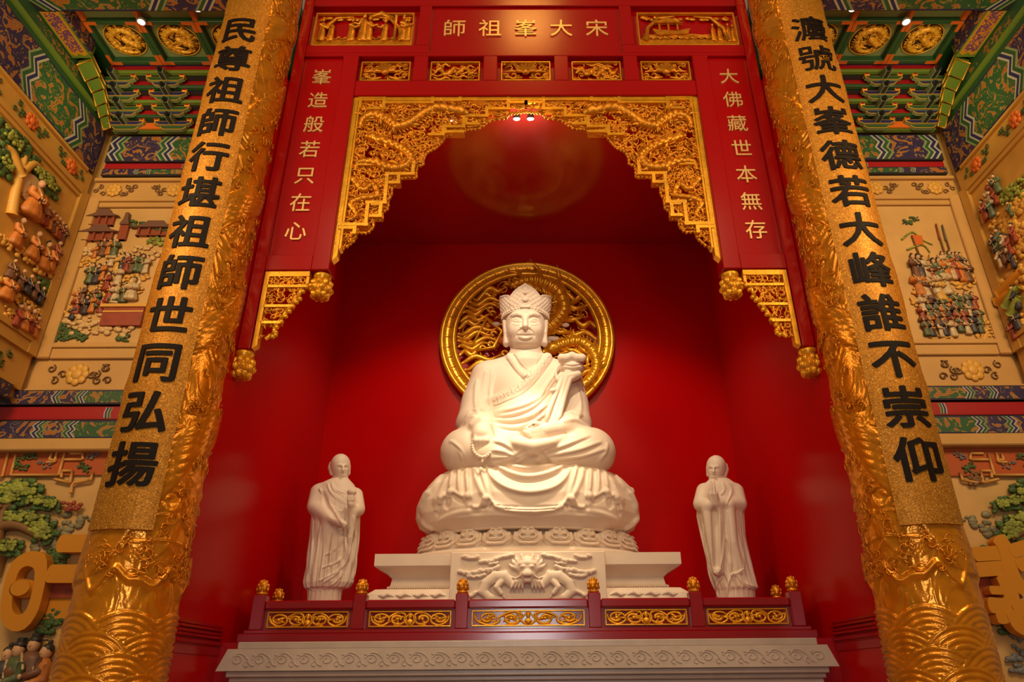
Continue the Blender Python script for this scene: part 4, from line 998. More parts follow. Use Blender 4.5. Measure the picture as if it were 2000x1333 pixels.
for x0, x1 in zip(xs, xs[1:]):
    a, e = x0+.087, x1-.087
    b = MB(); b.box((a, 9.97, 2.47), (e, 10.13, 2.585), 0, .02); b.build('top_rail', 'red_rail', bl)
    b = MB(); b.box((a, 10.03, 2.216), (e, 10.07, 2.469)); p = b.build('panel', 'red_rail', bl)
    f = xzplane(10.028); b = MB(); u0, u1, v0, v1 = a+.05, e-.05, 2.245, 2.445; t_ = .016
    for lo_, hi_ in (((u0, v0), (u1, v0+t_)), ((u0, v1-t_), (u1, v1)), ((u0, v0+t_), (u0+t_, v1-t_)), ((u1-t_, v0+t_), (u1, v1-t_))): b.box((lo_[0], 9.985, lo_[1]), (hi_[0], 10.029, hi_[1]), 0, .004)
    b.build('gilt_frame', 'gold_bright', p)
    b = MB(); um, vm = (u0+u1)/2, (v0+v1)/2; W = (u1-u0)/2
    for s in (-1, 1):
        for k in range(2):
            c0 = um+s*W*(.30+.42*k); sg = (1 if k == 0 else -1)
            q = []; rr = []
            for i in range(20):
                t = i/19; r = .088*(1-.72*t); aa = PI*(.5 if sg > 0 else 1.5)+s*sg*t*PI*2.6; q.append((c0+1.55*r*math.cos(aa), vm+r*math.sin(aa))); rr.append(.011+.012*t)
            b.tube([f(*z, .015) for z in q], rr, 6)
            b.ell(f(c0, vm, .025), (.028, .02, .022), 8, 6)
            for j in range(5):
                ang = Rn.uniform(0, 2*PI); L = .09; m_ = (c0+1.5*L*math.cos(ang), vm+.75*L*math.sin(ang)); b.tube([f(c0+.3*L*math.cos(ang), vm+.3*L*math.sin(ang), .01), f(*m_, .02)], [.02, .008], 5)
        q = [(um+s*W*x, vm+.08*y) for x, y in ((.03, -1), (.14, -.2), (.12, .7), (.3, 1), (.5, .3), (.52, -.5), (.7, -1), (.9, -.4), (.95, .6))]
        b.tube([f(*z, .02) for z in spline(q, 4)], .015, 6)
        q = [(um+s*W*x, vm+.08*y) for x, y in ((.02, .9), (.1, .2), (.2, -.8), (.4, -.95))]; b.tube([f(*z, .012) for z in spline(q, 4)], [.012]*12+[.006], 6)
    b.ell(f(um, vm-.04, .03), (.05, .025, .04), 8, 6); b.ell(f(um, vm+.035, .025), (.028, .02, .045), 8, 6)
    b.build('scroll_carving', 'gold_bright', p)
for s, nm in ((-1, 'left'), (1, 'right')):
    t_ = thing('return_railing', 'short red side railing running back from the %s end of the front balustrade' % nm, 'railing', (s*3.71, 11.0, bz))
    bpost(s*3.72, 11.05, t_)
    b = MB(); b.box((s*3.72-.05, 10.2, 2.47), (s*3.72+.05, 10.96, 2.57), 0, .01); b.build('top_rail', 'red_rail', t_)
    b = MB(); b.box((s*3.72-.02, 10.2, bz), (s*3.72+.02, 10.96, 2.46)); b.build('panel', 'red_rail', t_)

al = thing('altar_step', 'long pale grey carved stone altar step in front of the red balustrade', 'altar step', (0, 9.6, 0))
y1 = 9.745
b = MB(); b.box((-3.68, 9.66, 1.975), (3.68, y1, 2.06), 0, .01); b.build('top_slab', 'altar_stone', al)
b = MB(); vs = [(-3.74, 9.52, 1.974), (3.74, 9.52, 1.974), (3.74, y1, 1.974), (-3.74, y1, 1.974), (-3.83, 9.47, 1.725), (3.83, 9.47, 1.725), (3.83, y1, 1.725), (-3.83, y1, 1.725)]
b.add(vs, [(0, 1, 2, 3), (7, 6, 5, 4), (4, 5, 1, 0), (5, 6, 2, 1), (6, 7, 3, 2), (7, 4, 0, 3)], 0, False); fb = b.build('frieze_block', 'altar_stone', al)
f = lambda u, v, d: (u, 9.47+.05*(v-1.725)/.249-d, v)
b = MB()
N = 27
for i in range(N):
    u = -3.6+7.2*i/(N-1); s = 1; c0 = (u, 1.845)
    q = [(c0[0]+.085*(1-.75*t)*math.cos(PI*.9-t*PI*2.4), c0[1]+.062*(1-.7*t)*math.sin(PI*.9-t*PI*2.4)) for t in np.linspace(0, 1, 16)]
    b.tube([f(*p, .002) for p in q], .010, 5, 0, .8)
    if i < N-1:
        w_ = 7.2/(N-1); q = spline([(u-.08, 1.86), (u-.02, 1.918), (u+.06, 1.912), (u+.13, 1.865), (u+.17, 1.80), (u+w_-.05, 1.775)], 3); b.tube([f(*p, .002) for p in q], .009, 5)
        b.tube([f(u+.14+.035*math.cos(a), 1.80+.03*math.sin(a), .002) for a in np.linspace(0, 5, 9)], .008, 5)
        b.ell(f(u+.20, 1.90, 0), (.02, .012, .016), 6, 5)
b.build('scroll_relief', 'altar_stone', fb)
b = MB()
for z0, z1, d in ((1.655, 1.724, .04), (1.60, 1.654, .09), (1.54, 1.599, .13), (1.46, 1.539, .18), (0, 1.459, .22)):
    b.box((-3.74+d*.6, 9.47+d, z0), (3.74-d*.6, y1, z1), 0, .012)
b.build('moulded_base', 'altar_stone', al)
# ------------------------------------------------------------------ gold dragon columns with couplet boards
RC, XC, YC, ZT = .585, 4.505, 8.4, 13.2
ZCH = [10.86-.637*i for i in range(12)]
def column_mesh(flip):
    na, nz = 300, 1150
    A = np.linspace(-PI, PI, na, endpoint=False)[:, None]; Z = np.linspace(0, ZT, nz)[None, :]
    u = A*RC; h = np.zeros((na, nz))
    R = np.random.RandomState(4)
    # drifting cloud ridges: warped sines periodic round the shaft
    wv = sum(a*np.sin(k*A+m*Z+p) for a, k, m, p in ((.9, 2, 1.1, .3), (.7, 3, -2.3, 1.), (.5, 5, 3.1, 2.), (.4, 4, 5.3, .5)))
    w2 = sum(a*np.sin(k*A+m*Z+p) for a, k, m, p in ((.8, 3, 2.0, 1.3), (.6, 1, -3.7, 0), (.5, 6, 1.2, 2.6), (.35, 7, 6.1, 1)))
    cl = np.clip(1-np.abs(np.sin(wv*2.6+Z*1.5))*3.2, 0, 1)+.8*np.clip(1-np.abs(np.sin(w2*3.1+Z*2.2))*3.5, 0, 1)
    h += .011*np.clip(cl, 0, 1.2)
    kn = np.clip(np.sin(9*A+3*np.sin(Z*2))*np.sin(Z*11+2*np.sin(3*A))-.72, 0, 1); h += .045*kn
    fl = np.sin(wv*9+Z*6)*np.sin(w2*7-Z*5); h += .008*fl
    # two serpents winding up the shaft
    for ph, pit, r in ((.4, 3.6, .30), (3.2, 3.6, .24)):
        d = (A-(ph+2*PI*Z/pit)+.35*np.sin(Z*1.9)+PI) % (2*PI)-PI; dd = np.abs(d)*RC*.87/r
        on = (Z > 2.6)
        body = np.sqrt(np.clip(1-dd**2, 0, 1))
        s = 2*PI*Z/pit
        sc = np.abs(np.sin((Z*15+d*9)))*np.abs(np.sin((Z*15-d*9)))
        h = np.where((dd < 1) & on, .014+.034*body+.012*sc*body, h)
        sp = np.clip(1-np.abs(dd-1.12)/.14, 0, 1)*np.clip(np.sin(Z*38), 0, 1); h = np.where(on, np.maximum(h, .035*sp), h)
    # sea waves: overlapping concentric arcs low on the shaft
    best = np.full((na, nz), -1.); hw = np.zeros((na, nz))
    for row in range(10):
        zc = .05+row*.20; off = (row % 2)*.5
        for i in range(6):
            ac = -PI+(i+off)*2*PI/6; du = ((A-ac+PI) % (2*PI)-PI)*RC; dz = Z-zc
            r = np.sqrt(du**2+(dz*1.05)**2); m = (r < .47) & (dz > -.05); v = 10-row
            hit = m & (v > best); best = np.where(hit, v, best); hw = np.where(hit, .010+.022*np.abs(np.sin(r*PI/.068)), hw)
    # later (lower) rows lie in front
    h = np.where(best >= 0, hw, h)
    crest = np.clip(1-np.abs(Z-(2.62+.08*np.sin(7*A)+.05*np.sin(11*A+1)))/.07, 0, 1); h = np.maximum(h, .06*crest)
    for zz in (3.02, 3.30): h = np.maximum(h, .022*np.clip(1-np.abs(Z-zz-.02*np.sin(5*A+zz))/.025, 0, 1))
    Rr = RC-.03+h*.62; s = -1 if flip else 1
    V = np.stack([s*Rr*np.sin(A)+0*Z, -Rr*np.cos(A)+0*Z, Z+0*A], -1).reshape(-1, 3)
    i, j = np.meshgrid(np.arange(na), np.arange(nz-1), indexing='ij'); i2 = (i+1) % na
    Q = np.stack([i*nz+j, i2*nz+j, i2*nz+j+1, i*nz+j+1], -1).reshape(-1, 4)
    if flip: Q = Q[:, ::-1]
    me = bpy.data.meshes.new('relief_shaft'); me.vertices.add(len(V)); me.vertices.foreach_set('co', V.astype(np.float32).ravel())
    me.loops.add(len(Q)*4); me.loops.foreach_set('vertex_index', np.ascontiguousarray(Q).ravel().astype(np.int32)); me.polygons.add(len(Q)); me.polygons.foreach_set('loop_start', np.arange(0, len(Q)*4, 4, dtype=np.int32))
    me.polygons.foreach_set('use_smooth', np.ones(len(Q), bool)); me.update(calc_edges=True); me.materials.append(M['gold_column']); return me
RB = RC+.04
cyl = lambda xc: (lambda u, v, d: (xc+(RB+d)*math.sin(u/RB), YC-(RB+d)*math.cos(u/RB), v))
for s, nm, txt in ((-1, 'left', '民尊祖師行堪祖師世同弘揚'), (1, 'right', '灋號大峯德若大峰誰不崇仰')):
    t = thing('dragon_column', 'massive gold column carved with dragons and waves, %s of the red shrine' % nm, 'column', (s*XC, YC, 0), 'gold dragon columns')
    o = bpy.data.objects.new('relief_shaft', column_mesh(s > 0)); COL.objects.link(o); o.parent = t
    b = MB(); fc_ = lambda u, v, d, s=s: (s*XC+s*(RC+d)*math.sin(u/RC), YC-(RC+d)*math.cos(u/RC), v)
    ok_ = lambda u, v: (abs(u) > .44 or v < 3.06) and not (v < 2.62)
    scrolls(b, ok_, (-.95, 2.62, .35, 3.1), 26, fc_, .0085, (.05, .10), 0, 11, -.004); scrolls(b, ok_, (-.98, 3.1, -.44, 12.4), 120, fc_, .0085, (.05, .10), 0, 12, -.002)
    b.build('cloud_relief', 'gold_column', t)
    cb = thing('couplet_board', 'long glittering gold board of twelve black characters on the %s column' % nm, 'couplet board', (s*XC, YC-RB, 3.1), 'couplet boards')
    f = cyl(s*XC); b = MB(); w_ = .385; nn = 14; z0, z1 = 3.12, 13.15
    vs = []
    for i in range(nn+1):
        uu = -w_+2*w_*i/nn
        for d, z in ((0, z0), (0, z1), (-.05, z1), (-.05, z0)): vs.append(f(uu, z, d))
    fs = [(i*4+k, i*4+(k+1) % 4, i*4+4+(k+1) % 4, i*4+4+k) for i in range(nn) for k in range(4)]+[(0, 1, 2, 3), tuple(nn*4+k for k in (3, 2, 1, 0))]
    b.add(vs, [q[::-1] for q in fs], 0, False)
    b.build('board', 'glitter_gold', cb)
    for i, ch in enumerate(txt):
        zc = ZCH[i]
        v, fc = bold(ch, .009 if ch in '灋號' else .02, .008); b = MB()
        b.add([f(p[0]*.58, zc+p[1]*.55, .002+(p[2]+.008)*.5) for p in v], fc, 0, False); b.build('character', 'black_ink', cb)
# ------------------------------------------------------------------ side aisles: walls, murals, painted beams, ceiling
PM = ['paint_blue', 'paint_green', 'paint_leaf', 'paint_white', 'dragon_on_green', 'dragon_on_blue', 'paint_orange', 'paint_red', 'dragon_on_purple', 'cloud_on_red', 'paint_gold', 'paint_dark', 'paint_pale']
pm = {n: i for i, n in enumerate(PM)}
def zig(u, s, v0, v1, amp):
    h = v1-v0; return [(u+s*amp*a, v0+h*t) for a, t in ((0, 0), (.9, .28), (.25, .5), (.9, .72), (0, 1))] if amp < 9 else 0
def pointed(u, s, v0, v1, amp): return [(u, v0), (u+s*amp, (v0+v1)/2), (u, v1)]
def band(b, f, za, zb, m, d): b.prism(za+zb[::-1], f, .0, d, pm[m])
def painted_beam(name, label, f, u0, u1, v0, v1, thick, centre, half, amp=.16, zg=zig, ground='paint_dark', inner='dragon_on_green', outer='dragon_on_blue', cat='beam', group='painted beams'):
    t = thing(name, label, cat, f((u0+u1)/2, v0, -thick/2), group)
    b = MB(); b.prism([(u0, v0), (u1, v0), (u1, v1), (u0, v1)], f, -thick, 0, 0); b.build('beam_body', ground, t)
    b = MB(); e = .018; a, c = v0+e, v1-e; h = c-a
    for s in (-1, 1):
        w_ = min(.5, h*.9); q = [0, .03, .075, .10, .15, .18]
        q = [x*1.5*min(1.0, h/.45) for x in q]
        base = centre+s*half
        Z = [zg(base+s*x, s, a, c, amp*min(1, h/.5)) for x in q]
        for k, m in enumerate(('paint_white', 'paint_blue', 'paint_white', 'paint_green', 'paint_pale')): band(b, f, Z[k], Z[k+1], m, .006+.0006*k)
        far = base+s*(q[-1]+.02+h*1.1)
        lim = lambda x: min(max(x, u0), u1)
        if u0 < far < u1:
            Z2 = [zg(far+s*x, s, a, c, amp*min(1, h/.5)) for x in q]
            band(b, f, Z[5], Z2[0], outer, .004)
            for k, m in enumerate(('paint_pale', 'paint_green', 'paint_white', 'paint_blue', 'paint_white')): band(b, f, Z2[k], Z2[k+1], m, .006+.0006*k)
            end = u1 if s > 0 else u0
            if abs(end-far) > q[-1]+amp: band(b, f, Z2[5], [(end-s*.02, a+h*k/(len(Z2[5])-1)) for k in range(len(Z2[5]))], outer, .003)
        else:
            end = (u1 if s > 0 else u0)-s*.02
            if (end-base)*s > q[-1]+amp: band(b, f, Z[5], [(end, a+h*k/(len(Z[5])-1)) for k in range(len(Z[5]))], outer, .004)
    ZL, ZR = zg(centre-half, -1, a, c, amp*min(1, h/.5)), zg(centre+half, 1, a, c, amp*min(1, h/.5))
    band(b, f, ZL, ZR, inner, .004)
    for vv in (a, c-.022*min(1, h/.5)): b.prism([(centre-half, vv), (centre+half, vv), (centre+half, vv+.022*min(1, h/.5)), (centre-half, vv+.022*min(1, h/.5))], f, 0, .007, pm['paint_blue'])
    b.build('painted_decoration', PM, t)
    return t

# small carved and painted people
FIG = {}
def fig_mesh(robe, pose, hair):
    if (robe, pose, hair) in FIG: return FIG[robe, pose, hair]
    b = MB()
    if pose == 'sit': pr = [(.22, 0), (.25, .05), (.22, .2), (.15, .42), (.17, .6), (.07, .74)]; hz_ = .86
    else: pr = [(.15, 0), (.185, .05), (.15, .3), (.135, .5), (.165, .72), (.08, .82)]; hz_ = .90
    n = 24; vs = []
    for r, z in pr:
        for j in range(n):
            a = 2*PI*j/n; w_ = 1+(.13*(1-z) if z < .7 else .02)*math.cos(8*a+z*4); vs.append((r*w_*math.cos(a), r*w_*.62*math.sin(a), z*1.0))
    k = len(pr); b.add(vs, [(i*n+j, i*n+(j+1) % n, (i+1)*n+(j+1) % n, (i+1)*n+j) for i in range(k-1) for j in range(n)]+[tuple(range(n-1, -1, -1)), tuple((k-1)*n+j for j in range(n))])
    top = pr[-1][1]
    for s in (-1, 1):
        b.tube([(s*.15, 0, top-.1), (s*.20, -.06, top-.27), (s*.06, -.15, top-.32)], [.075, .085, .055], 7)
        b.ell((s*.03, -.17, top-.31), (.035, .03, .035), 6, 5, 1)
    b.tube([(-.10, -.06, top-.02), (.0, -.115, top-.2), (.02, -.10, top-.42)], [.02, .025, .02], 5, 3)
    b.ell((0, -.01, hz_), (.075, .08, .10), 10, 8, 1); b.ell((0, -.085, hz_-.01), (.016, .02, .02), 5, 4, 1)
    if hair == 'hat': b.ell((0, .0, hz_+.06), (.085, .085, .06), 9, 6, 2); b.box((-.05, -.04, hz_+.08), (.05, .05, hz_+.15), 2, .01); b.box((-.16, .0, hz_+.05), (.16, .03, hz_+.07), 2)
    elif hair == 'bun': b.ell((0, .01, hz_+.045), (.082, .085, .075), 9, 6, 2); b.ell((0, .02, hz_+.13), (.035, .035, .035), 7, 5, 2)
    elif hair == 'halo': b.tube([(0, .07, hz_), (0, .10, hz_)], .2, 18, 3, 1, (1, 0, 0)); b.ell((0, .0, hz_+.05), (.08, .085, .08), 9, 6, 2)
    me = b.mesh('robed_figure')
    for m in (robe, 'skin', 'hair', 'sash'): me.materials.append(M[m])
    FIG[robe, pose, hair] = me; return me
mat('skin', (.62, .36, .18, 1), .5); mat('hair', (.03, .025, .022, 1), .5); mat('sash', (.62, .45, .2, 1), .5)
ROBES = {'o': ('robe_orange', (.52, .17, .025, 1)), 'r': ('robe_red', (.28, .045, .02, 1)), 'w': ('robe_cream', (.55, .42, .24, 1)), 'g': ('robe_green', (.09, .12, .05, 1)), 'b': ('robe_brown', (.16, .07, .035, 1)), 'd': ('robe_dark', (.045, .04, .05, 1)), 'y': ('robe_yellow', (.62, .36, .06, 1)), 't': ('robe_teal', (.10, .13, .08, 1))}
for k_, (n_, c_) in ROBES.items(): mat(n_, c_, .5, var=.25, vscale=6)
mat('cloud_cream', (.62, .42, .18, 1), .5); mat('cloud_gold', (.66, .36, .06, 1), .45); mat('bark', (.2, .095, .03, 1), .6)
mat('pine_light', (.24, .28, .04, 1), .6, var=.5, vscale=7); mat('pine_dark', (.055, .11, .025, 1), .6, var=.4, vscale=7); mat('mural_ground', (.58, .35, .12, 1), .5, var=.12, vscale=1.5)
mat('valance_red', (.42, .085, .02, 1), .45); mat('roof_tile', (.15, .07, .045, 1), .5); mat('rock', (.22, .2, .11, 1), .6, var=.3); mat('lattice_red', (.26, .06, .025, 1), .45); mat('lattice_gold', (.6, .3, .07, 1), .45); mat('gilt_orange', (.66, .27, .02, 1), .4, .25); mat('bluegrey', (.16, .17, .17, 1), .5)
def puffs(pts, r, seed, flat=.5, sq=.7, n=3):
    R = random.Random(seed); out = []
    for p in pts:
        for _ in range(n*5): out.append((p[0]+R.uniform(-r, r)*1.2, p[1]+R.uniform(-r, r)*.75, r*R.uniform(.2, .5)))
    return out
class Wall:
    "a flat wall seen in the photograph: pixel -> (u, v) on it and (u, v, d) -> xyz, d standing proud"
    def __init__(s, side, kind, pos): s.side, s.kind, s.pos = side, kind, pos
    def uv(s, px, py):
        d = CR*(px-CX)/FPX+CU*(666.5-py)/FPX+CF
        if s.kind == 'Y': p = EYE+d*(s.pos/d[1]); return (s.side*p[0], p[2])
        p = EYE+d*(s.side*s.pos/d[0]); return (p[1], p[2])
    def f(s, u, v, d): return (s.side*u, s.pos-d, v) if s.kind == 'Y' else (s.side*(s.pos-d), u, v)
    def figure(s, parent, px, py, hgt, code, pose='stand', hair='bun', d=.05):
        u, v = s.uv(px, py); me = fig_mesh(ROBES[code][0], pose, hair)
        o = bpy.data.objects.new('robed_figure', me); COL.objects.link(o); o.parent = parent
        hgt *= .78; o.location = Vector(s.f(u, v-.1*hgt, d))-parent.location; o.scale = (hgt,)*3
        o.rotation_euler = (0, 0, rng.uniform(-.5, .5)+(0 if s.kind == 'Y' else s.side*-PI/2)); return o
    def puff(s, name, parent, pts, r, m, seed=1, n=3, d=.03, sq=.75, group=None):
        b = MB()
        for u, v, q in puffs([s.uv(*p) for p in pts], r, seed, n=n): 
            P = s.f(u, v, d); k = (q, q*.55, q*sq) if s.kind == 'Y' else (q*.55, q, q*sq); b.ell(P, k, 8, 6)
        return b.build(name, m, parent)
    def tubes(s, name, parent, lines, r, m, d=.03, n=6, flat=1):
        b = MB()
        for q in lines:
            w_ = [s.uv(*p) for p in q]; w_ = spline(w_, 5) if len(w_) > 2 else w_
            k = len(w_); b.tube([s.f(p[0], p[1], d) for p in w_], [r*(1-.5*i/(k-1)) for i in range(k)], n, 0, flat, s.f(0, 0, 1) if False else ((0, 1, 0) if s.kind == 'Y' else (1, 0, 0)))
        return b.build(name, m, parent)
    def house(s, parent, px, py, w_, h):
        u, v = s.uv(px, py); f = s.f; b = MB()
        for x in (-.4, -.14, .14, .4): b.prism([(u+x*w_-.02, v), (u+x*w_+.02, v), (u+x*w_+.02, v+h*.55), (u+x*w_-.02, v+h*.55)], f, 0, .07)
        b.prism([(u-.45*w_, v), (u+.45*w_, v), (u+.45*w_, v+.05*h), (u-.45*w_, v+.05*h)], f, 0, .08); b.prism([(u-.4*w_, v+.06*h), (u+.4*w_, v+.06*h), (u+.4*w_, v+.54*h), (u-.4*w_, v+.54*h)], f, 0, .03)
        o = b.build('pavilion', 'lattice_red', parent)
        b = MB(); b.prism([(u-.62*w_, v+.56*h), (u-.5*w_, v+.55*h), (u+.5*w_, v+.55*h), (u+.62*w_, v+.56*h), (u+.3*w_, v+.75*h), (u+.2*w_, v+h), (u-.2*w_, v+h), (u-.3*w_, v+.75*h)], f, 0, .10); b.build('roof', 'roof_tile', o)
def ornament_band(w, parent, name, u0, u1, v0, v1, seed, d=.012, flowers=True):
    R = random.Random(seed); h = v1-v0; f = w.f; u = u0+.25; k = 0
    while u < u1-.2:
        b = MB(); o = MB()
        if k % 2 == 0:
            for i in range(8):
                a = 2*PI*i/8; P = f(u+.105*math.cos(a)*h/.4, (v0+v1)/2+.105*math.sin(a)*h/.4, d); q = .06*h/.4
                o.ell(P, (q, .03, q) if w.kind == 'Y' else (.03, q, q), 7, 5)
            P = f(u, (v0+v1)/2, d+.015); q = .08*h/.4; o.ell(P, (q, .035, q) if w.kind == 'Y' else (.035, q, q), 8, 6)
        for s in (-1, 1):
            for j in range(3):
                c0 = u+s*(.2+.085*j)*h/.4; vv = v0+h*(.28+.22*((j*2+k) % 3)); r = .06*h/.4
                b.tube([f(c0+r*(1-.7*t)*math.cos(s*t*7+j), vv+r*(1-.7*t)*math.sin(s*t*7+j), d) for t in np.linspace(0, 1, 10)], .011*h/.4, 4)
        b.build(name, 'bark' if seed % 2 else 'pine_dark', parent)
        if k % 2 == 0: o.build('flower', 'paint_orange' if w.kind == 'X' else 'cloud_gold', parent)
        u += .62*h/.4; k += 1
def mirror_px(side): return (lambda *q: list(q)) if side < 0 else (lambda *q: [(2057-x, y) for x, y in q])

for side, nm in ((-1, 'left'), (1, 'right')):
    def bx(b, x0, x1, y0, y1, z0, z1, mi=0, bev=0):
        a, c = sorted((side*x0, side*x1)); b.box((a, y0, z0), (c, y1, z1), mi, bev)
    def sb(name, *a, m='marble', bev=0): b = MB(); bx(b, *a, 0, bev); return struct(name, b, m)
    sb('wall_aisle_back_'+nm, 4.16, 9.6, 11.15, 11.35, 0, 13)
    sb('wall_aisle_side_'+nm, 8.58, 8.78, 5.5, 11.14, 5.9, 13)
    sb('trim_1' if side < 0 else 'trim_2', 4.16, 9.5, 10.86, 11.14, 4.97, 5.17, bev=.02)
    WB = Wall(side, 'Y', 11.08); WS = Wall(side, 'X', 8.51)
    mp = mirror_px(side)
    # ---- mural on the aisle's back wall
    mu = thing('relief_mural', ('cream stone relief of robed people and a red altar on left back wall' if side < 0 else 'cream stone relief of a crowd under flags, on the right aisle back wall'), 'mural', (side*6.3, 11.08, 6.05), 'stone murals')
    b = MB(); bx(b, 4.2, 8.5, 11.09, 11.14, 6.04, 10.575); b.build('backing', 'marble', mu)
    b = MB(); bx(b, 4.2, 8.26, 11.075, 11.089, 6.96, 9.86); b.build('picture_ground', 'mural_ground', mu)
    b = MB(); bx(b, 8.26, 8.5, 11.0, 11.089, 6.66, 10.1, 0, .02); b.build('stile', 'marble', mu)
    for z0, z1, y in ((9.99, 10.09, 11.0), (9.87, 9.985, 11.03), (6.86, 6.95, 11.0), (6.66, 6.855, 11.03), (10.50, 10.575, 11.02), (6.04, 6.10, 11.02)):
        b = MB(); bx(b, 4.2, 8.255 if z0 < 10 and z0 > 6.5 else 8.5, y, 11.089, z0, z1, 0, .012); b.build('moulding', 'marble', mu)
    ornament_band(WB, mu, 'frieze_scroll', 4.3, 8.4, 10.11, 10.49, 3); ornament_band(WB, mu, 'frieze_scroll', 4.3, 8.4, 6.12, 6.63, 5)
    X = mp
    if side < 0:
        for p, w_, h in (((200, 444), .5, .36), ((192, 474), .62, .34), ((302, 464), .75, .32), ((239, 472), .15, .6)): WB.house(mu, *p, w_, h)
        WB.puff('tree', mu, X((255, 440), (275, 443), (300, 441), (320, 446)), .10, 'pine_dark', 2); WB.puff('tree', mu, X((300, 472), (320, 476)), .10, 'pine_light', 3)
        WB.puff('cloud', mu, X((180, 492), (200, 500), (240, 500), (280, 490), (310, 500)), .12, 'cloud_cream', 4); WB.puff('cloud', mu, X((160, 575), (175, 570), (205, 560), (215, 580), (250, 545), (280, 545), (180, 508), (170, 515), (210, 610), (230, 610)), .10, 'cloud_gold', 5)
        WB.puff('cloud', mu, X((140, 625), (170, 630), (200, 625), (220, 632), (160, 645), (200, 645), (240, 650)), .13, 'cloud_cream', 6); WB.puff('cloud', mu, X((130, 610), (145, 600), (255, 560), (270, 570)), .08, 'cloud_gold', 7)
        WB.puff('bush', mu, X((118, 640), (130, 648), (145, 655), (160, 660), (125, 660), (240, 662)), .09, 'pine_dark', 8, 5); WB.puff('bush', mu, X((120, 650),), .06, 'paint_orange', 9, 2)
        T = [(200, 500, .5, 'b'), (212, 498, .45, 'o'), (224, 500, .5, 'g'), (186, 505, .4, 'o'), (176, 553, .55, 'g'), (188, 553, .52, 'd'), (200, 548, .5, 'o'), (218, 520, .4, 'w'), (228, 530, .5, 'y'), (238, 528, .45, 'd'), (247, 531, .5, 'r'), (256, 533, .48, 'b'), (266, 530, .52, 'g'), (276, 532, .5, 'g'), (285, 534, .5, 'w'), (208, 567, .5, 'r'), (213, 590, .55, 'r'), (226, 592, .55, 'w'), (219, 605, .45, 'g'), (231, 556, .55, 'w'), (150, 596, .45, 'o'), (161, 592, .5, 'b'), (150, 613, .5, 'r'), (166, 613, .48, 'd'), (180, 610, .5, 'o'), (190, 600, .45, 'g'), (185, 590, .42, 'b'), (198, 612, .42, 'r'), (142, 624, .4, 'd'), (242, 590, .5, 'g')]
        for i, (x, y, h, c_) in enumerate(T): WB.figure(mu, x, y, h, c_, 'stand', ('bun', 'hat')[i % 2])
        WB.figure(mu, 258, 585, .62, 'w', 'sit', 'halo', .07)
        u, v = WB.uv(238, 640); b = MB()
        b.prism([(u-.36, v), (u+.36, v), (u+.36, v+.36), (u-.36, v+.36)], WB.f, 0, .09); o = b.build('altar_table', 'robe_red', mu)
        b = MB(); b.prism([(u-.42, v+.36), (u+.42, v+.36), (u+.42, v+.42), (u-.42, v+.42)], WB.f, 0, .12); b.prism([(u-.36, v+.26), (u+.36, v+.26), (u+.36, v+.29), (u-.36, v+.29)], WB.f, .09, .10); b.build('table_top', 'cloud_gold', o)
    else:
        WB.puff('cloud', mu, [(1860, 556), (1880, 560), (1895, 550), (1850, 545), (1905, 545)], .11, 'cloud_gold', 12); WB.puff('cloud', mu, [(1790, 590), (1800, 605), (1840, 585), (1795, 570)], .10, 'cloud_gold', 13)
        WB.puff('cloud', mu, [(1915, 630), (1925, 645), (1930, 655), (1920, 660), (1830, 665), (1850, 662)], .10, 'cloud_gold', 14); WB.puff('tree', mu, [(1770, 435), (1785, 430)], .07, 'pine_dark', 15)
        WB.tubes('mountain_ridge', mu, [[(1760, 470), (1780, 455), (1800, 470), (1820, 480)], [(1770, 490), (1800, 480), (1815, 495)]], .02, 'pine_light')
        for (a, c, e, m) in (((1779, 462), (1793, 500), (24, 18), 'paint_orange'), ((1826, 440), (1842, 495), (8, 30), 'robe_red'), ((1838, 442), (1852, 490), (8, 30), 'robe_teal')):
            p, q = WB.uv(*a), WB.uv(*c); b = MB(); b.tube([WB.f(*p, .04), WB.f(*q, .05)], .016, 5); o = b.build('flag_pole', 'bark', mu)
            r = WB.uv(a[0]+e[0], a[1]+e[1]); b = MB(); b.prism([p, (r[0], p[1]-.02), (r[0]-.02, r[1]), (p[0], r[1]-.02)], WB.f, .03, .055); b.build('flag', m, o)
        R = random.Random(8); T = []
        for i in range(11): T.append((1790+i*10, 535+R.uniform(-4, 6)+i*.6, R.uniform(.48, .56), 'bdwrgtowrob'[i]))
        for i in range(6): T.append((1845+i*7, 518+R.uniform(-3, 3), .4, 'wogrbd'[i]))
        for i in range(6): T.append((1796+i*10, 567+R.uniform(-6, 10), R.uniform(.5, .6), 'owbwyw'[i]))
        for r_ in range(4):
            for i in range(9): T.append((1800+i*13+r_*3+R.uniform(-3, 3), 605+r_*16+R.uniform(-3, 3)-(6 if i > 4 else 0), R.uniform(.36, .45), R.choice('robgwdtr')))
        for i, (x, y, h, c_) in enumerate(T): WB.figure(mu, x, y+(9 if i < 23 else 3), h*(1.22 if i < 23 else 1.1), c_, 'stand', ('bun', 'hat', 'bun')[i % 3])
        WB.tubes('spears', mu, [[(1795+k*16, 500+k), (1797+k*16, 545)] for k in range(5)], .01, 'bark', .06)
    # ---- mural on the aisle's side wall
    ms = thing('relief_mural', ('golden stone relief of orange-robed monks under a pine, left side wall' if side < 0 else 'golden stone relief of figures amid yellow clouds, on the right side wall'), 'mural', (side*8.5, 9.3, 6.05), 'stone murals')
    def fx(b, y0, y1, z0, z1, d0=0, d1=.05, mi=0): b.prism([(y0, z0), (y1, z0), (y1, z1), (y0, z1)], WS.f, d0-.07, d1, mi)
    b = MB(); fx(b, 6.5, 10.98, 6.04, 10.575, 0, -.005); b.build('backing', 'marble_gold', ms)
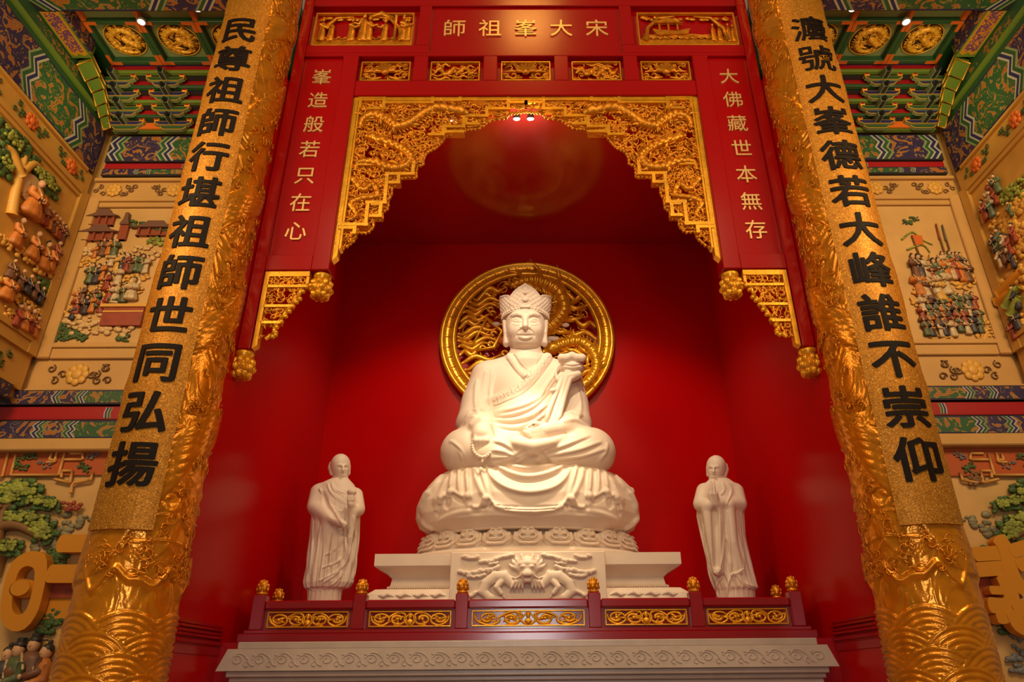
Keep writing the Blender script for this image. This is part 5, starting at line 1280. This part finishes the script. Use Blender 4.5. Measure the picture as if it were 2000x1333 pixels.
    b = MB(); fx(b, 6.5, 10.75, 6.98, 9.9, 0, 0.004); b.build('picture_ground', 'mural_gold', ms)
    b = MB(); fx(b, 10.76, 10.97, 6.66, 10.1, 0, .07); b.build('stile', 'marble_gold', ms)
    for z0, z1, d in ((9.99, 10.09, .08), (9.905, 9.985, .05), (6.86, 6.97, .08), (6.66, 6.855, .05), (10.52, 10.575, .05), (6.04, 6.10, .05)):
        b = MB(); fx(b, 6.5, 10.755, z0, z1, 0, d); b.build('moulding', 'marble_gold', ms)
    ornament_band(WS, ms, 'frieze_scroll', 6.6, 10.9, 10.12, 10.5, 4); ornament_band(WS, ms, 'frieze_scroll', 6.6, 10.9, 6.12, 6.63, 6)
    if side < 0:
        WS.tubes('pine_trunk', ms, [[(18, 420), (25, 380), (38, 330), (45, 305)], [(38, 335), (60, 320), (75, 330)], [(35, 345), (20, 300), (5, 285)]], .10, 'cloud_gold')
        WS.puff('pine_foliage', ms, [(5, 255), (15, 270), (25, 280), (40, 290), (10, 300), (5, 330), (60, 310), (75, 335), (88, 350), (95, 365), (80, 345), (92, 375), (30, 270)], .16, 'pine_dark', 21, 5); WS.puff('pine_foliage', ms, [(10, 262), (22, 276), (70, 340), (85, 352), (93, 362), (8, 320)], .11, 'pine_light', 22, 4, .09)
        WS.puff('cloud', ms, [(5, 470), (20, 485), (40, 495), (55, 510), (70, 525), (85, 530), (100, 535)], .12, 'cloud_gold', 23, 3, .05); WS.puff('cloud', ms, [(5, 555), (20, 575), (40, 590), (60, 605), (70, 630), (40, 640), (15, 615)], .12, 'cloud_gold', 24, 3, .04); WS.puff('cloud', ms, [(30, 400), (60, 370), (50, 380), (75, 400)], .12, 'cloud_cream', 25)
        WS.figure(ms, 47, 415, 1.0, 'o', 'sit', 'none', .12); u, v = WS.uv(57, 370); b = MB(); b.tube([WS.f(u, v, .02), WS.f(u, v, .05)], .26, 20, 0, 1, (0, 0, 1)); b.build('halo', 'cloud_cream', ms)
        for i, (x, y, h, c_) in enumerate(((72, 430, .5, 'o'), (80, 436, .5, 'r'), (87, 443, .5, 'o'), (94, 450, .5, 'b'), (100, 456, .5, 'o'), (107, 463, .48, 'r'), (113, 470, .48, 'b'), (22, 475, .75, 'o'), (55, 500, .75, 'o'), (75, 520, .75, 'o'), (90, 525, .72, 'o'), (100, 508, .6, 'r'), (12, 540, .5, 'b'), (30, 560, .5, 'b'), (45, 570, .5, 'd'), (58, 580, .48, 'b'), (70, 590, .45, 'd'), (4, 580, .7, 'o'), (22, 635, .6, 'r'), (36, 640, .62, 'o'), (48, 645, .6, 'r'), (58, 655, .55, 'o'))):
            WS.figure(ms, x, y, h, c_, 'sit' if i > 6 else 'stand', 'none' if i % 3 else 'bun', .06)
        WS.puff('bush', ms, [(80, 555), (90, 560), (75, 570)], .12, 'pine_dark', 26, 4)
    else:
        WS.puff('cloud', ms, [(1995, 400), (1980, 415), (1970, 440), (1990, 455), (1960, 455), (1995, 480), (1985, 500), (1968, 470), (1990, 540), (1975, 550)], .17, 'cloud_gold', 31, 5); WS.puff('cloud', ms, [(1930, 420), (1945, 435), (1990, 630), (1980, 600)], .12, 'cloud_gold', 32)
        WS.puff('tree', ms, [(1975, 370), (1990, 385), (1998, 360), (1965, 385)], .13, 'pine_light', 33, 4); WS.tubes('rock_ridge', ms, [[(1960, 575), (1985, 545), (2000, 530)], [(1955, 590), (1975, 575), (2000, 560)]], .13, 'gilt_orange')
        for i, (x, y, h, c_) in enumerate(((1950, 380, .5, 'r'), (1958, 372, .5, 'g'), (1945, 395, .5, 'w'), (1935, 425, .55, 'r'), (1947, 420, .55, 't'), (1956, 395, .45, 'r'), (1955, 490, .5, 'd'), (1965, 482, .55, 't'), (1975, 490, .5, 'w'), (1962, 500, .5, 'g'), (1985, 495, .55, 'r'), (1972, 512, .5, 'b'), (1990, 520, .5, 'd'), (1965, 520, .5, 'w'), (1993, 470, .5, 'r'), (1998, 600, .6, 'd'), (1990, 660, .5, 'r'), (1985, 420, .4, 'g'), (1998, 640, .5, 'd'))): WS.figure(ms, x, y, h, c_, 'stand', 'bun', .08)
        WS.tubes('leaf_blade', ms, [[(1975, 600), (1990, 570), (2000, 560)], [(1985, 615), (1995, 590), (2000, 580)]], .10, 'pine_light', .08)
    # ---- beams under the mural
    fB = lambda Y: (lambda u, v, d: (side*u, Y-d, v))
    fS = lambda Xp: (lambda u, v, d: (side*(Xp-d), u, v))
    painted_beam('painted_beam', 'upper painted beam of green and blue chevrons under the %s back mural' % nm, fB(10.94), 4.2, 9.4, 5.78, 6.035, .2, 6.9, .45, .16, pointed)
    painted_beam('painted_beam', 'lower painted beam of orange dragons on green under the %s red band' % nm, fB(10.94), 4.2, 9.4, 5.18, 5.50, .2, 6.6, .75, .16, zig)
    bb = painted_beam('painted_band', 'plain red band with cloud ornament between the two painted beams, %s aisle' % nm, fB(10.99), 4.2, 9.4, 5.53, 5.755, .14, 6.2, .35, .05, pointed, 'paint_red', 'cloud_on_red', 'paint_red', 'band', 'red painted bands')
    painted_beam('painted_beam', 'painted beam along the foot of the %s side wall mural' % nm, fS(8.46), 6.5, 10.70, 5.78, 6.035, .2, 8.8, .6, .16, pointed)
    # ---- beams over the mural
    painted_beam('painted_beam', 'dark painted beam over the top of the %s back mural' % nm, fB(10.95), 4.2, 8.36, 10.91, 11.56, .2, 6.2, .8, .14, zig)
    painted_beam('painted_band', 'dark red band below the upper beam of the %s aisle' % nm, fB(11.0), 4.2, 8.36, 10.755, 10.9, .14, 6.2, .35, .05, pointed, 'paint_red', 'cloud_on_red', 'paint_red', 'band', 'red painted bands')
    painted_beam('painted_beam', 'thin painted beam directly on the top edge of the %s back mural' % nm, fB(10.97), 4.2, 8.36, 10.585, 10.745, .15, 6.9, .5, .1, pointed)
    painted_beam('painted_beam', 'broad dark painted beam with zigzag bands over the %s side wall mural' % nm, fS(8.48), 6.5, 10.93, 10.585, 11.62, .12, 9.5, .45, .2, zig)
    painted_beam('painted_beam', 'front painted beam crossing from the %s column to the side wall at the ceiling' % nm, lambda u, v, d: (side*u, v, 12.19-d), 5.16, 8.55, 8.0, 8.52, .25, 7.35, .75, .2, pointed)
    # soffit beam running along the ceiling edge
    fC = lambda u, v, d: (side*v, u, 12.2-d)
    t = thing('soffit_beam', 'bright green-edged ceiling beam with orange dragons on purple, %s aisle' % nm, 'beam', (side*8.2, 9.1, 12.2), 'soffit beams')
    b = MB(); b.prism([(8.52, 8.16), (9.55, 8.16), (9.55, 8.53), (8.52, 8.53)], fC, -.28, 0); b.build('beam_body', 'paint_leaf', t)
    b = MB(); b.prism([(8.53, 8.19), (9.46, 8.19), (9.5, 8.27), (9.44, 8.345), (9.5, 8.42), (9.46, 8.50), (8.53, 8.50)], fC, 0, .008, 0); b.prism([(8.53, 8.225), (9.38, 8.225), (9.42, 8.285), (9.36, 8.345), (9.42, 8.405), (9.38, 8.465), (8.53, 8.465)], fC, 0, .012, 1); b.build('painted_decoration', ['paint_gold', 'dragon_on_purple'], t)
    b = MB(); b.prism([(8.52, 8.10), (9.4, 8.10), (9.46, 8.12), (9.4, 8.155), (8.52, 8.155)], fC, -.3, .0); o = b.build('edge_board', 'dragon_on_blue', t)
    # ---- coffered ceiling
    sb('ceiling_aisle_'+nm, 4.16, 8.57, 5.5, 11.14, 12.72, 12.9, m='paint_green')
    rows = ((8.96, 9.965), (7.95, 8.96)); cols = (8.09, 7.08, 6.065, 5.05)
    for (y0, y1) in rows[:1]:
        for i in range(3):
            x1, x0 = cols[i], cols[i+1]
            t = thing('ceiling_coffer', '%s coffer with a gold medallion, %s aisle ceiling' % (('green ceiling', 'second green ceiling', 'innermost green ceiling')[i]+(' nearest the side wall' if i == 0 else ' from the side wall' if i == 1 else ' half hidden by the column'), nm), 'coffer', (side*(x0+x1)/2, (y0+y1)/2, 12.5), 'ceiling coffers')
            b = MB(); e = .085
            for a in ((x0, x1, y0, y0+e), (x0, x1, y1-e, y1), (x0, x0+e, y0+e, y1-e), (x1-e, x1, y0+e, y1-e)): bx(b, a[0], a[1], a[2], a[3], 12.47, 12.72, 0, .01)
            fr_ = b.build('frame', 'paint_green', t)
            b = MB(); 
            for cx_, cy_ in ((x0, y0), (x1, y0), (x0, y1), (x1, y1)):
                ux, uy = (1 if cx_ == x0 else -1), (1 if cy_ == y0 else -1)
                for dx, dy in ((.24, .075), (.075, .24)): bx(b, *sorted((cx_+.005*ux, cx_+dx*ux)), *sorted((cy_+.005*uy, cy_+dy*uy)), 12.462-.001*(dx > .1), 12.468)
            b.build('corner_paint', 'paint_orange', fr_)
            b = MB(); bx(b, x0+e, x1-e, y0+e, y1-e, 12.6, 12.71); b.build('board', 'paint_pale', t)
            xm, ym = side*(x0+x1)/2, (y0+y1)/2
            b = MB(); b.lathe([(.36, 0), (.36, .012), (.01, .012)], (xm, ym, 12.585), 36); b.build('medallion', 'medallion', t)
            b = MB(); q = lambda u, v, d: (xm+u, ym+v, 12.585-d)
            b.tube([q(.365*math.cos(a), .365*math.sin(a), 0) for a in np.linspace(0, 2*PI, 37)], .014, 5, 0, 1, (0, 0, 1))
            dragon(b, [(.05, .02), (.2, .12), (.22, -.1), (.02, -.24), (-.2, -.12), (-.22, .1), (-.08, .26), (.12, .28)], .055, q, 0, .02, True)
            scrolls(b, lambda u, v: u*u+v*v < .33**2, (-.33, -.33, .33, .33), 34, q, .015, (.035, .055), 0, 90+i, .015)
            b.build('gilt_dragon', 'gold_leaf', t)
    # first row strip beyond, mostly behind the front beam
    t = thing('coffer_strip', 'narrow strip of green ceiling panelling just behind the front beam, %s aisle' % nm, 'ceiling panel', (side*6.3, 8.7, 12.5), 'narrow ceiling panels')
    b = MB(); bx(b, 5.06, 8.09, 8.56, 8.955, 12.56, 12.71); b.build('board', 'paint_pale', t)
    b = MB()
    for x in cols[:3]: bx(b, x-.08, x, 8.56, 8.955, 12.468, 12.559, 0)
    b.build('painted_rib', 'paint_orange', t)
    # ---- tiered bracket zone
    tiers = []
    for k in range(5):
        y, z = 10.86-.2*k, 11.57+.19*k
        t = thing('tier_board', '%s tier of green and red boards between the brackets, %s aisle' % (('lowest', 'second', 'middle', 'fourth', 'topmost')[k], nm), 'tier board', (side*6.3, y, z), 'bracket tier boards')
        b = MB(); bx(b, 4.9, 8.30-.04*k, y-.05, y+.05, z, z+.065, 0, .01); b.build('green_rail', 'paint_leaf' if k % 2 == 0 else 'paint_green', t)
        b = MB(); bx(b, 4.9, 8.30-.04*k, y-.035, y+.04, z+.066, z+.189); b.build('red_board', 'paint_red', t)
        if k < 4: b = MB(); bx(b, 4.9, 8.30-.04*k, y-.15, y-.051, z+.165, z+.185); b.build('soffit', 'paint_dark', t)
    t = thing('tier_board', 'dark blue and green top moulding under the coffers, %s aisle' % nm, 'tier board', (side*6.3, 10.0, 12.5), 'bracket tier boards')
    b = MB(); bx(b, 4.9, 8.09, 9.97, 10.05, 12.5, 12.6); bx(b, 4.9, 8.09, 9.975, 10.2, 12.60, 12.71); b.build('moulding', 'paint_blue', t)
    def bracket(xc, label):
        t = thing('bracket_set', label, 'bracket set', (side*xc, 10.8, 11.57), 'painted bracket sets')
        for k in range(4):
            y, z = 10.80-.2*k, 11.60+.19*k
            for m_ in range(2):
                W = .37-.11*m_; zz = z+.0-.07*m_; yy = y-.09+.05*m_
                prof = [(-W, zz+.10), (-W, zz+.055), (-W*.72, zz+.0), (W*.72, zz+.0), (W, zz+.055), (W, zz+.10)]
                f = lambda u, v, d, yy=yy: (side*(xc+u), yy-d, v)
                b = MB(); b.prism(prof, f, -.035, .035, 0)
                pi_ = [(-W*.93, zz+.09), (-W*.93, zz+.062), (-W*.7, zz+.014), (W*.7, zz+.014), (W*.93, zz+.062), (W*.93, zz+.09)]
                b.prism(prof, f, .035, .038, 2); b.prism(pi_, f, .038, .041, 1); o = b.build('bracket_arm', ['paint_pale', ('paint_blue', 'paint_green')[(k+m_) % 2], 'paint_gold'], t)
                for s in (-1, 0, 1):
                    bb_ = MB(); x = xc+s*W*.88
                    a, c = sorted((side*(x-.055), side*(x+.055))); bb_.box((a, yy-.06, zz+.101), (c, yy+.06, zz+.16), 0, .012); a, c = sorted((side*(x-.035), side*(x+.035))); bb_.box((a, yy-.064, zz+.112), (c, yy-.0601, zz+.15), 1); bb_.build('bearing_block', ['paint_gold', 'paint_red'], o)
            b = MB(); xw = .045; a, c = sorted((side*(xc-xw), side*(xc+xw)))
            b.box((a, y-.32, z+.02), (c, y+.05, z+.12), 0, .015); a, c = sorted((side*(xc-xw-.012), side*(xc-xw+.006))); b.box((a, y-.325, z+.015), (c, y+.05, z+.125), 1); a, c = sorted((side*(xc+xw-.006), side*(xc+xw+.012))); b.box((a, y-.325, z+.015), (c, y+.05, z+.125), 1)
            b.tube([(side*xc, y-.30, z+.09), (side*xc, y-.38, z+.06), (side*xc, y-.42, z-.02)], [.05, .045, .02], 6, 0)
            b.build('projecting_arm', ['paint_dark', 'paint_pale'], t)
    for xc, lab in ((7.05, 'painted bracket set in clear view beside the couplet board, %s aisle'), (5.85, 'painted bracket set hidden behind the column, %s aisle')): bracket(xc, lab % nm)
    bracket(8.0, 'painted bracket set in the corner against the side wall, %s aisle' % nm)
    # red cushion-shaped board on the back beam
    t = thing('cushion_board', 'bright red trapezoid board with a gold edge on the upper beam, %s aisle' % nm, 'board', (side*7.5, 10.8, 11.57), 'red cushion boards')
    f = lambda u, v, d: (side*(7.53+u), 10.78-d, v); pr = [(-.27, 11.575), (.27, 11.575), (.17, 11.64), (.09, 11.74), (-.09, 11.74), (-.17, 11.64)]
    b = MB(); b.prism(pr, f, -.01, .02, 0); b.build('edge', 'paint_gold', t); b = MB(); b.prism([(u*.86, 11.575+(v-11.575)*.86) for u, v in pr], f, .02, .03); b.build('red_face', 'paint_orange', t)
    # side tiers and the diagonal corner bracket
    t = thing('timber_boarding', 'green panelling between the side beam and the ceiling beam, %s aisle' % nm, 'panel', (side*8.5, 9.5, 11.65), 'green side panels')
    b = MB(); b.prism([(6.5, 11.625), (10.8, 11.625), (10.8, 12.7), (6.5, 12.7)], fS(8.54), -.03, 0); b.build('board', 'paint_green', t)
    b = MB(); b.prism([(6.5, 11.8), (10.5, 11.8), (10.5, 11.9), (6.5, 11.9)], fS(8.54), 0, .05); b.build('moulding', 'paint_leaf', t)
    b = MB(); b.prism([(8.55, 11.92), (9.8, 11.92), (9.8, 12.15), (8.55, 12.15)], fS(8.54), 0, .01); b.build('flower_paint', 'dragon_on_green', t)
    t = thing('diagonal_bracket', 'bright green stepped diagonal bracket rising out of the corner, %s aisle' % nm, 'bracket', (side*8.35, 10.6, 11.6), 'diagonal corner brackets')
    pts = [(8.40, 10.78, 11.60), (8.36, 10.55, 11.72), (8.34, 10.36, 11.84), (8.32, 10.14, 11.98), (8.33, 9.92, 12.06), (8.34, 9.62, 12.17)]
    for k, (p, q) in enumerate(zip(pts, pts[1:])):
        b = MB(); w_ = .09+.02*k
        vs = []
        for (x, y, z) in (p, q):
            for dx, dz in ((-w_, 0), (w_, 0), (w_, .10), (-w_, .10)): vs.append((side*x+dx, y+dx*side*.35, z+dz))
        b.add(vs, [(0, 1, 2, 3), (7, 6, 5, 4), (0, 4, 5, 1), (1, 5, 6, 2), (2, 6, 7, 3), (3, 7, 4, 0)], 0, False)
        for j in (0, 3, 1, 2): b.tube([vs[j], vs[j+4]], .014, 5, 1)
        b.tube([vs[4], vs[5]], .016, 5, 1); b.tube([vs[0], vs[1]], .016, 5, 1)
        b.build('arm', ['paint_leaf', 'paint_gold'], t)
    # ---- ceiling downlights
    for px, py, lab in (((276, 43, 'inner'), (385, 17, 'outer')) if side < 0 else ((1770, 43, 'inner'), (1665, 17, 'outer'))):
        d = CR*(px-CX)/FPX+CU*(666.5-py)/FPX+CF; p = EYE+d*((12.42-CZ)/d[2])
        t = thing('downlight', 'lit ceiling downlight %s, %s aisle' % ('by the coffer corner' if lab == 'inner' else 'close to the couplet board', nm), 'downlight', tuple(p), 'ceiling downlights')
        b = MB(); b.lathe([(.075, .05), (.085, 0), (.07, -.012), (.06, .0)], tuple(p), 20); b.build('ring', 'paint_white', t)
        b = MB(); b.lathe([(.01, -.02), (.04, -.014), (.058, .0)], tuple(p), 16); b.build('lens', 'lamp_glow', t)
    # ---- lower relief wall with pines and big gilt characters
    WL = Wall(side, 'Y', 11.06)
    lm = thing('pine_mural', 'painted relief of pines, rocks and a house below the %s painted beams' % nm, 'mural', (side*6.5, 11.06, 0), 'pine murals')
    b = MB(); bx(b, 4.2, 9.4, 11.075, 11.14, 0, 4.965); b.build('ground', 'mural_ground', lm)
    X = mp
    v = MB(); q = X((0, 886), (195, 886)); 
    a, c = WL.uv(*X((-40, 905))[0]), WL.uv(*X((210, 905))[0]); u0, u1 = sorted((a[0], c[0])); v0 = WL.uv(*X((60, 930))[0])[1]
    v.prism([(u0, v0), (u1, v0), (u1, 4.965), (u0, 4.965)], WL.f, 0, .03); va = v.build('valance', 'valance_red', lm)
    g = MB()
    S2 = [[(115, 886), (110, 905), (95, 905)], [(25, 930), (118, 930), (130, 888)], [(105, 888), (100, 900), (115, 902)], [(130, 900), (165, 900), (165, 888), (140, 888)], [(110, 938), (140, 945), (145, 922), (125, 922), (123, 935)], [(25, 930), (35, 890)], [(-20, 933), (8, 933), (20, 888)], [(150, 945), (180, 940), (185, 925)]]
    for l in S2:
        w_ = [WL.uv(*p) for p in X(*l)]
        for p_, q_ in zip(w_, w_[1:]): g.tube([WL.f(*p_, .05), WL.f(*q_, .05)], .026, 4)
    g.build('fret_moulding', 'lattice_gold', va)
    WL.puff('valance_foliage', lm, X((40, 900), (55, 895), (70, 893), (35, 912), (50, 915), (165, 912), (175, 920)), .06, 'pine_dark', 41, 3, .05); WL.puff('valance_fruit', lm, X((95, 912), (85, 905), (180, 895), (190, 890)), .05, 'bluegrey', 42, 2, .05)
    WL.tubes('pine_trunk', lm, [X((-5, 1110), (2, 1050), (8, 1030), (12, 1000), (30, 985)), X((8, 1032), (20, 1028), (45, 1030), (75, 1045), (90, 1055)), X((10, 1000), (-10, 980)), X((5, 1090), (0, 1130))], .10, 'bark', .07)
    for k, (pp, r) in enumerate(((X((10, 980), (25, 965), (45, 955), (60, 962), (40, 975)), .17), (X((75, 985), (90, 985), (105, 992)), .12), (X((35, 1015), (55, 1018), (75, 1025), (85, 1038), (92, 1050)), .15), (X((15, 1070), (25, 1075)), .13))):
        WL.puff('pine_foliage', lm, pp, r, 'pine_dark', 43+k, 5, .06); WL.puff('pine_foliage', lm, [(x, y-4) for x, y in pp], r*.7, 'pine_light', 53+k, 5, .12)
    WL.puff('bush', lm, X((110, 1085), (115, 1095), (130, 1080), (105, 1210), (95, 1225), (110, 1200)), .11, 'pine_dark', 61, 5); WL.puff('rock', lm, X((120, 1035), (150, 1020), (100, 1050), (90, 1060)), .16, 'rock', 62, 3, .0)
    if side < 0: WL.puff('red_lantern', lm, [(140, 992), (152, 990)], .09, 'robe_red', 63, 2, .08); WL.tubes('lantern_hook', lm, [[(142, 965), (148, 945), (175, 940)]], .03, 'lattice_gold', .05)
    else: WL.puff('hanging_blossom', lm, [(1905, 930), (1900, 942)], .08, 'bark', 64, 4, .05)
    u, vv = WL.uv(*X((60, 1210))[0]); b = MB(); u2 = WL.uv(*X((135, 1210))[0])[0]; ua, ub = sorted((u, u2)); vt = WL.uv(*X((60, 1170))[0])[1]
    b.prism([(ua-.3, vv), (ub, vv), (ub, vt), (ua-.3, vt)], WL.f, 0, .05); hs = b.build('house_wall', 'gilt_orange', lm)
    b = MB(); b.prism([(ua-.35, vt), (ub+.05, vt), (ub-.05, vt+.3), (ua-.3, vt+.25)], WL.f, 0, .09); b.build('roof', 'robe_red', hs)
    if side < 0:
        for i, (x, y, h, c_, hr) in enumerate(((12, 1400, 1.35, 'g', 'hat'), (42, 1390, 1.35, 'b', 'hat'), (68, 1400, 1.3, 'o', 'bun'), (-8, 1400, 1.25, 'd', 'bun'))): WL.figure(lm, x, y, h, c_, 'stand', hr, .12)
    else: WL.puff('rock', lm, [(1990, 1240), (1985, 1300), (1995, 1275)], .13, 'bluegrey', 66, 3, .03)
    # big gilt characters standing off the wall
    gc = thing('gilt_character', 'large orange-gold raised character on the pine mural beside the %s column' % nm, 'character', (side*8, 10.9, 2), 'large gilt wall characters')
    WG = Wall(side, 'Y', 10.86)
    SN = [0]
    def strokes(name, lines, r):
        b = MB(); SN[0] += 1
        for l in lines:
            w_ = spline([WG.uv(*p) for p in l], 5) if len(l) > 2 else [WG.uv(*p) for p in l]
            A = np.array(w_, float); T_ = np.gradient(A, axis=0); T_ /= np.linalg.norm(T_, axis=1)[:, None]; N_ = np.stack([-T_[:, 1], T_[:, 0]], 1)
            cap = lambda p, t, n, sg: [tuple(p+r*(n*math.cos(q)*1.0+sg*t*math.sin(q)*.45)) for q in np.linspace(0, PI, 7)]
            ring = [tuple(q) for q in A+N_*r]+cap(A[-1], T_[-1], N_[-1], 1)[1:-1]+[tuple(q) for q in (A-N_*r)[::-1]]+cap(A[0], T_[0], -N_[0], -1)[1:-1]
            b.prism(ring, WG.f, -.1, .045+.004*SN[0])
        b.build(name, 'gilt_orange', gc)
    if side < 0:
        C = WG.uv(52, 1155); n = 40; vs = []; 
        ring = [[(60, 1078), (90, 1082), (96, 1110), (90, 1150), (78, 1195), (55, 1228), (28, 1234), (8, 1215), (6, 1180), (15, 1130), (32, 1095)], [(66, 1108), (72, 1120), (66, 1160), (54, 1195), (38, 1202), (28, 1190), (30, 1155), (40, 1120), (52, 1108)]]
        O = [np.array(p) for p in spline([WG.uv(*p) for p in ring[0]+ring[0][:1]], 6)[:-1]]; I = [np.array(p) for p in spline([WG.uv(*p) for p in ring[1]+ring[1][:1]], 6)[:-1]]
        def res(L, n):
            c0 = sum(L)/len(L); L = sorted(L, key=lambda p: math.atan2(p[1]-c0[1], p[0]-c0[0])); ang = np.array([math.atan2(p[1]-c0[1], p[0]-c0[0]) for p in L]); A = np.linspace(-PI, PI, n, endpoint=False)
            return [(np.interp(a, ang, [p[0] for p in L], period=2*PI), np.interp(a, ang, [p[1] for p in L], period=2*PI)) for a in A]
        O, I = res(O, n), res(I, n); b = MB()
        for d, L in ((-.12, O), (.05, O), (.05, I), (-.12, I)): vs += [WG.f(p[0], p[1], d) for p in L]
        b.add(vs, [(i*n+j, i*n+(j+1) % n, ((i+1) % 4)*n+(j+1) % n, ((i+1) % 4)*n+j) for i in range(4) for j in range(n)], 0, False); b.build('ring_stroke', 'gilt_orange', gc)
        u, vv = WG.uv(44, 1150); b = MB(); b.tube([WG.f(u, vv, -.1), WG.f(u, vv, .05), WG.f(u, vv, .06)], [.13, .13, .11], 20, 0, 1.25, (1, 0, 0)); b.build('dot_stroke', 'gilt_orange', gc)
        strokes('bar_stroke', [[(122, 1063), (215, 1063)]], .13); strokes('bar_stroke', [[(102, 1122), (200, 1122)]], .13); strokes('side_stroke', [[(215, 1063), (205, 1150), (190, 1240)]], .13)
    else:
        K = lambda *q: [(1860+x/2.82, 860+y/2.82) for x, y in q]
        for l, r in ((K((120, 632), (292, 622)), .105), (K((130, 717), (300, 705)), .105), (K((245, 548), (283, 605), (310, 720), (345, 790), (378, 820)), .11), (K((318, 615), (400, 590)), .10), (K((355, 690), (410, 680)), .10), (K((268, 762), (300, 830), (312, 880), (290, 915), (200, 912)), .11), (K((200, 830), (262, 832)), .06), (K((255, 965), (268, 1000)), .09), (K((345, 905), (372, 950), (410, 990)), .11), (K((320, 962), (350, 1020), (410, 1050)), .11)):
            strokes('stroke', [l], r)
